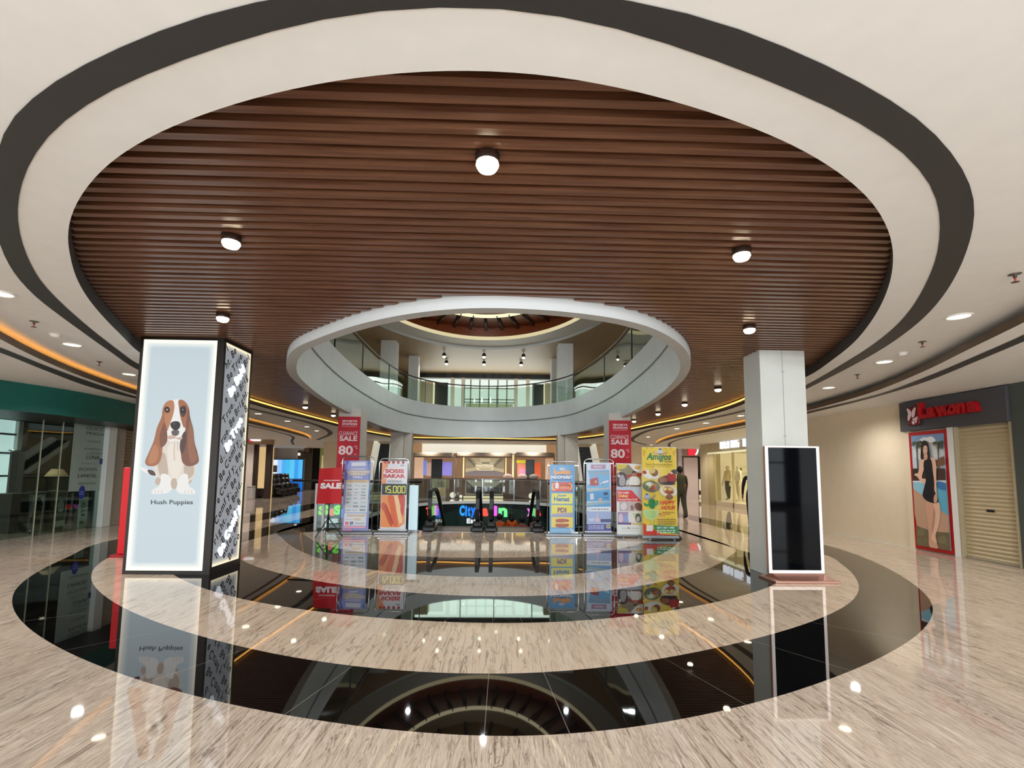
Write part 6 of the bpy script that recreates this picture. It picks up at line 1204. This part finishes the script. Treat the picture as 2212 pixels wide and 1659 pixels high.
SD = [(-.09, 2.76, 'nearest the camera, in the middle of the timber ceiling'), (-2.2, 3.87, 'on the timber left of centre, second row'), (2.02, 3.88, 'on the timber right of centre, second row'), (-3.39, 5.89, 'on the timber just in front of the dog pillar'), (3.16, 5.94, 'on the timber just in front of the white pillar'),
      (4.72, 10.25, 'on the timber past the white pillar, first of the right row'), (4.88, 12.55, 'on the timber past the white pillar, second of the right row'), (4.85, 14.6, 'on the timber past the white pillar, third of the right row'), (4.7, 16.7, 'on the timber past the white pillar, fourth of the right row'), (-5.64, 14.2, 'on the timber past the dog pillar, first of the left row'), (-5.5, 16.2, 'on the timber past the dog pillar, second of the left row'), (-5.4, 18.2, 'on the timber past the dog pillar, third of the left row'), (4.55, 18.7, 'on the timber past the white pillar, fifth of the right row')]
base = None
for x, y, nm in SD:
    lb2 = 'small lit cylinder downlight ' + nm
    if base is None: base = sdl(x, y); base['label'] = lb2
    else: dup(base, (x, y, ZT), lb2)
    lamp('spot_lamp', (x, y, ZT-.15), 26 if y < 8 else 30)
def rdl(x, y):
    t = thing('recessed_downlight', '', 'ceiling light', (x, y, ZC), 'recessed downlights along the white ceiling bands')
    mb = MB(); mb.lathe([(.125, ZC), (.125, ZC-.008), (.105, ZC-.014), (.098, ZC-.004)], (x, y, 0), mat((236, 232, 224), .4), 24); mb.build('trim_ring', t)
    mb = MB(); mb.lathe([(.098, ZC-.006), (.06, ZC-.011), (0, ZC-.012)], (x, y, 0), M_BULB, 20); mb.build('lens', t)
    return t
g1 = [G(x, y, ZC) for x, y in ((0, 633), (156, 744), (279, 808))]; g2 = [G(x, y, ZC) for x, y in ((2071, 683), (1910, 781), (1790, 837))]
RL = [(p.x, p.y, 'in the left white band, %s' % s) for p, s in zip(g1, ('cut by the left photo edge', 'second from the left edge', 'just left of the dog pillar'))] + [(p.x, p.y, 'in the right white band, %s' % s) for p, s in zip(g2, ('nearest and largest', 'second from the right edge', 'just right of the white pillar'))]
RL += [(x, y, 'in the left far band, %s beyond the dog pillar' % s) for (x, y), s in zip(((-7.43, 15.12), (-7.45, 17.27), (-7.61, 19.42), (-7.92, 21.3)), ('first', 'second', 'third', 'fourth'))]
RL += [(x, y, 'in the right far band, %s left of the white pillar' % s) for (x, y), s in zip(((7.04, 13.88), (6.93, 16.0), (6.72, 18.1), (6.93, 22.3), (9.0, 28.4)), ('first', 'second', 'third', 'fourth', 'fifth'))]
base = None
for x, y, nm in RL:
    lb2 = 'round recessed downlight ' + nm
    if base is None: base = rdl(x, y); base['label'] = lb2
    else: dup(base, (x, y, ZC), lb2)
    lamp('spot_lamp', (x, y, ZC-.06), 30, 2.4, (1, .93, .83))
def detector(x, y, nm):
    c = G(x, y, ZC); t = thing('smoke_detector', nm, 'smoke detector', (c.x, c.y, ZC)); mb = MB(); mb.lathe([(.06, ZC), (.06, ZC-.012), (.05, ZC-.02)], (c.x, c.y, 0), mat((230, 226, 218), .5), 20); mb.build('base', t); mb = MB(); mb.lathe([(.05, ZC-.018), (.045, ZC-.035), (.02, ZC-.042), (0, ZC-.043)], (c.x, c.y, 0), mat((238, 234, 226), .5), 20); mb.build('cover', t)
detector(119, 722, 'white round smoke detector on the left white ceiling band'); detector(1950, 762, 'white round smoke detector on the right white ceiling band')
def sprinkler(x, y, nm):
    c = G(x, y, ZC); t = thing('sprinkler', nm, 'sprinkler', (c.x, c.y, ZC)); mb = MB(); mb.lathe([(.045, ZC), (.045, ZC-.004), (.014, ZC-.008), (.012, ZC-.035)], (c.x, c.y, 0), mat((120, 110, 104), .3, metal=.8), 14); mb.build('body', t); mb = MB(); mb.lathe([(.006, ZC-.03), (.008, ZC-.06), (.004, ZC-.066), (.0, ZC-.066)], (c.x, c.y, 0), mat((206, 60, 50), .3), 8); mb.build('red_bulb', t); mb = MB(); mb.lathe([(.028, ZC-.068), (.028, ZC-.072), (0, ZC-.072)], (c.x, c.y, 0), mat((120, 110, 104), .3, metal=.8), 12); mb.build('deflector', t)
for x, y, nm in ((74, 694, 'small red sprinkler on the left ceiling band, nearest the left edge'), (215, 781, 'small sprinkler on the left ceiling band, near the dog pillar'), (2192, 592, 'small red sprinkler on the right ceiling, at the right photo edge'), (1992, 738, 'small red sprinkler on the right ceiling band beside the smoke detector'), (1852, 809, 'small sprinkler on the right ceiling band near the white pillar')): sprinkler(x, y, nm)
for k, (x, y) in enumerate(((888, 410), (1095, 412), (1300, 415), (900, 447), (1095, 450), (1288, 453))):
    Yp = 26.0 if k < 3 else 28.0; c = WY(590+x*.416, 600+y*.416, Yp); nm = ('left', 'middle', 'right')[k % 3]+' pendant spotlight of the '+('upper' if k < 3 else 'lower')+' row over the far upper storey'
    t = thing('pendant_spotlight', nm, 'ceiling light', (c.x, Yp, ZUC), 'pendant spotlights of the upper storey'); mb = MB(); mb.tube([(c.x, Yp, ZUC), (c.x, Yp, c.z+.2)], .015, M_DARK, 6); mb.build('stem', t); mb = MB(); mb.lathe([(.04, c.z+.22), (.1, c.z+.16), (.11, c.z+.02), (.1, c.z+.02)], (c.x, Yp, 0), M_DARK, 12); mb.build('shade', t); mb = MB(); mb.ball((c.x, Yp, c.z+.02), .09, M_BULB, 10); mb.build('bulb', t)
# ================================================================== light
w = bpy.data.worlds.new('daylight'); SC.world = w; w.use_nodes = True
bg = w.node_tree.nodes['Background']; bg.inputs[0].default_value = (.93, .97, 1, 1); bg.inputs[1].default_value = 1.4
def area(name, loc, rot, sx, sy, W_, col=(1, 1, 1)):
    l = bpy.data.lights.new(name, 'AREA'); l.shape = 'RECTANGLE'; l.size = sx; l.size_y = sy; l.energy = W_; l.color = col
    o = bpy.data.objects.new(name, l); COL.objects.link(o); o.location = loc; o.rotation_euler = rot; return o
area('entrance_uplight', (0, -4.5, .6), (PI, 0, 0), 12, 4, 420, (.8, .91, 1))  # unseen area light added behind the camera to lift the near ceiling
def down(name, x, y, z, W_, col=(1, .94, .86), size=2.6): lamp(name, (x, y, z), W_, size, col, .08, 1)
for x, y in ((-3.4, 9), (2.8, 9), (-3.8, 15), (3.0, 15), (-3.4, 20), (2.8, 20), (-.4, 12), (-.4, 18)): down('dome_lamp', x, y, 7.85, 110, (.95, 1, 1), 2.9)  # added fill spots standing in for a skylight over the opening
for x, y in ((-7, 8), (-7, 15), (-7, 22), (6, 8), (6, 15), (6, 22), (-4, 28), (3, 28), (0, 29.5)): down('upper_lamp', x, y, 7.85, 60, (1, .97, .85), 2.6)
area('far_window_light', (-.6, 31.5, 6.3), (-PI/2, 0, 0), 9, 2.6, 120, (.95, 1, .95))
for x in (-4, -2, 0, 2): down('store_lamp', x, 28.2, 3.0, 110, (1, .9, .75))  # added fill spots for the far store, no fittings modelled
for x, y in ((-3, 18), (2, 18), (-.5, 22.5)): down('basement_lamp', x, y, -.6, 30)
for x, y in ((-10.8, 20), (-11.5, 24), (-11.8, 28), (-13.2, 24), (-12.5, 32.5), (-12.5, 36.5), (-15, 30)): down('corridor_lamp', x, y, 2.95, 80, (1, .95, .93))  # fill spots added to brighten the left corridor
for x, y in ((9.4, 16.5), (9.4, 20), (9.6, 24), (10.5, 27.5), (12.5, 27.5), (9.8, 31)): down('corridor_lamp', x, y, 2.95, 80, (1, .92, .82))  # the same added fill for the right corridor
for y in (16, 18, 20, 22): down('window_lamp', XS+1.1, y, 2.55, 80, (1, .93, .75))
for x, W_ in ((-3.4, 700), (-.4, 900), (2.6, 700)):
    o = lamp('aimed_lamp', (x, 8.5, 7.6), W_, 1.0, (.96, 1, 1), .1, 1); o.rotation_euler = (Vector((-.5, 24.7, 3.9))-Vector((x, 8.5, 7.6))).to_track_quat('-Z', 'Y').to_euler()  # added spots aimed to brighten the far fascia of the opening
for x in (-5, -1.8, 1.8, 5):
    o = lamp('entrance_lamp', (x, -6.5, 2.8), 620, 1.5, (.93, .97, 1), .15, 1); o.rotation_euler = (Vector((x*.9, 11, 1.0))-Vector((x, -6.5, 2.8))).to_track_quat('-Z', 'Y').to_euler()  # unseen spots added behind the camera for frontal light
down('shop_lamp', -12.0, 10, 2.68, 40); down('shop_lamp', -12.0, 12.5, 2.68, 40)
for x, y in ((-6.2, 3.2), (5.6, 2.6), (-3, -3), (3, -3), (7.6, 6.0), (7.6, 10.5), (-8, 5), (-7.6, 9.5)): down('hall_lamp', x, y, 2.98, 75, (1, .98, .95), 2.7)  # added fill spots, brighten floor and walls and bounce to the ceiling
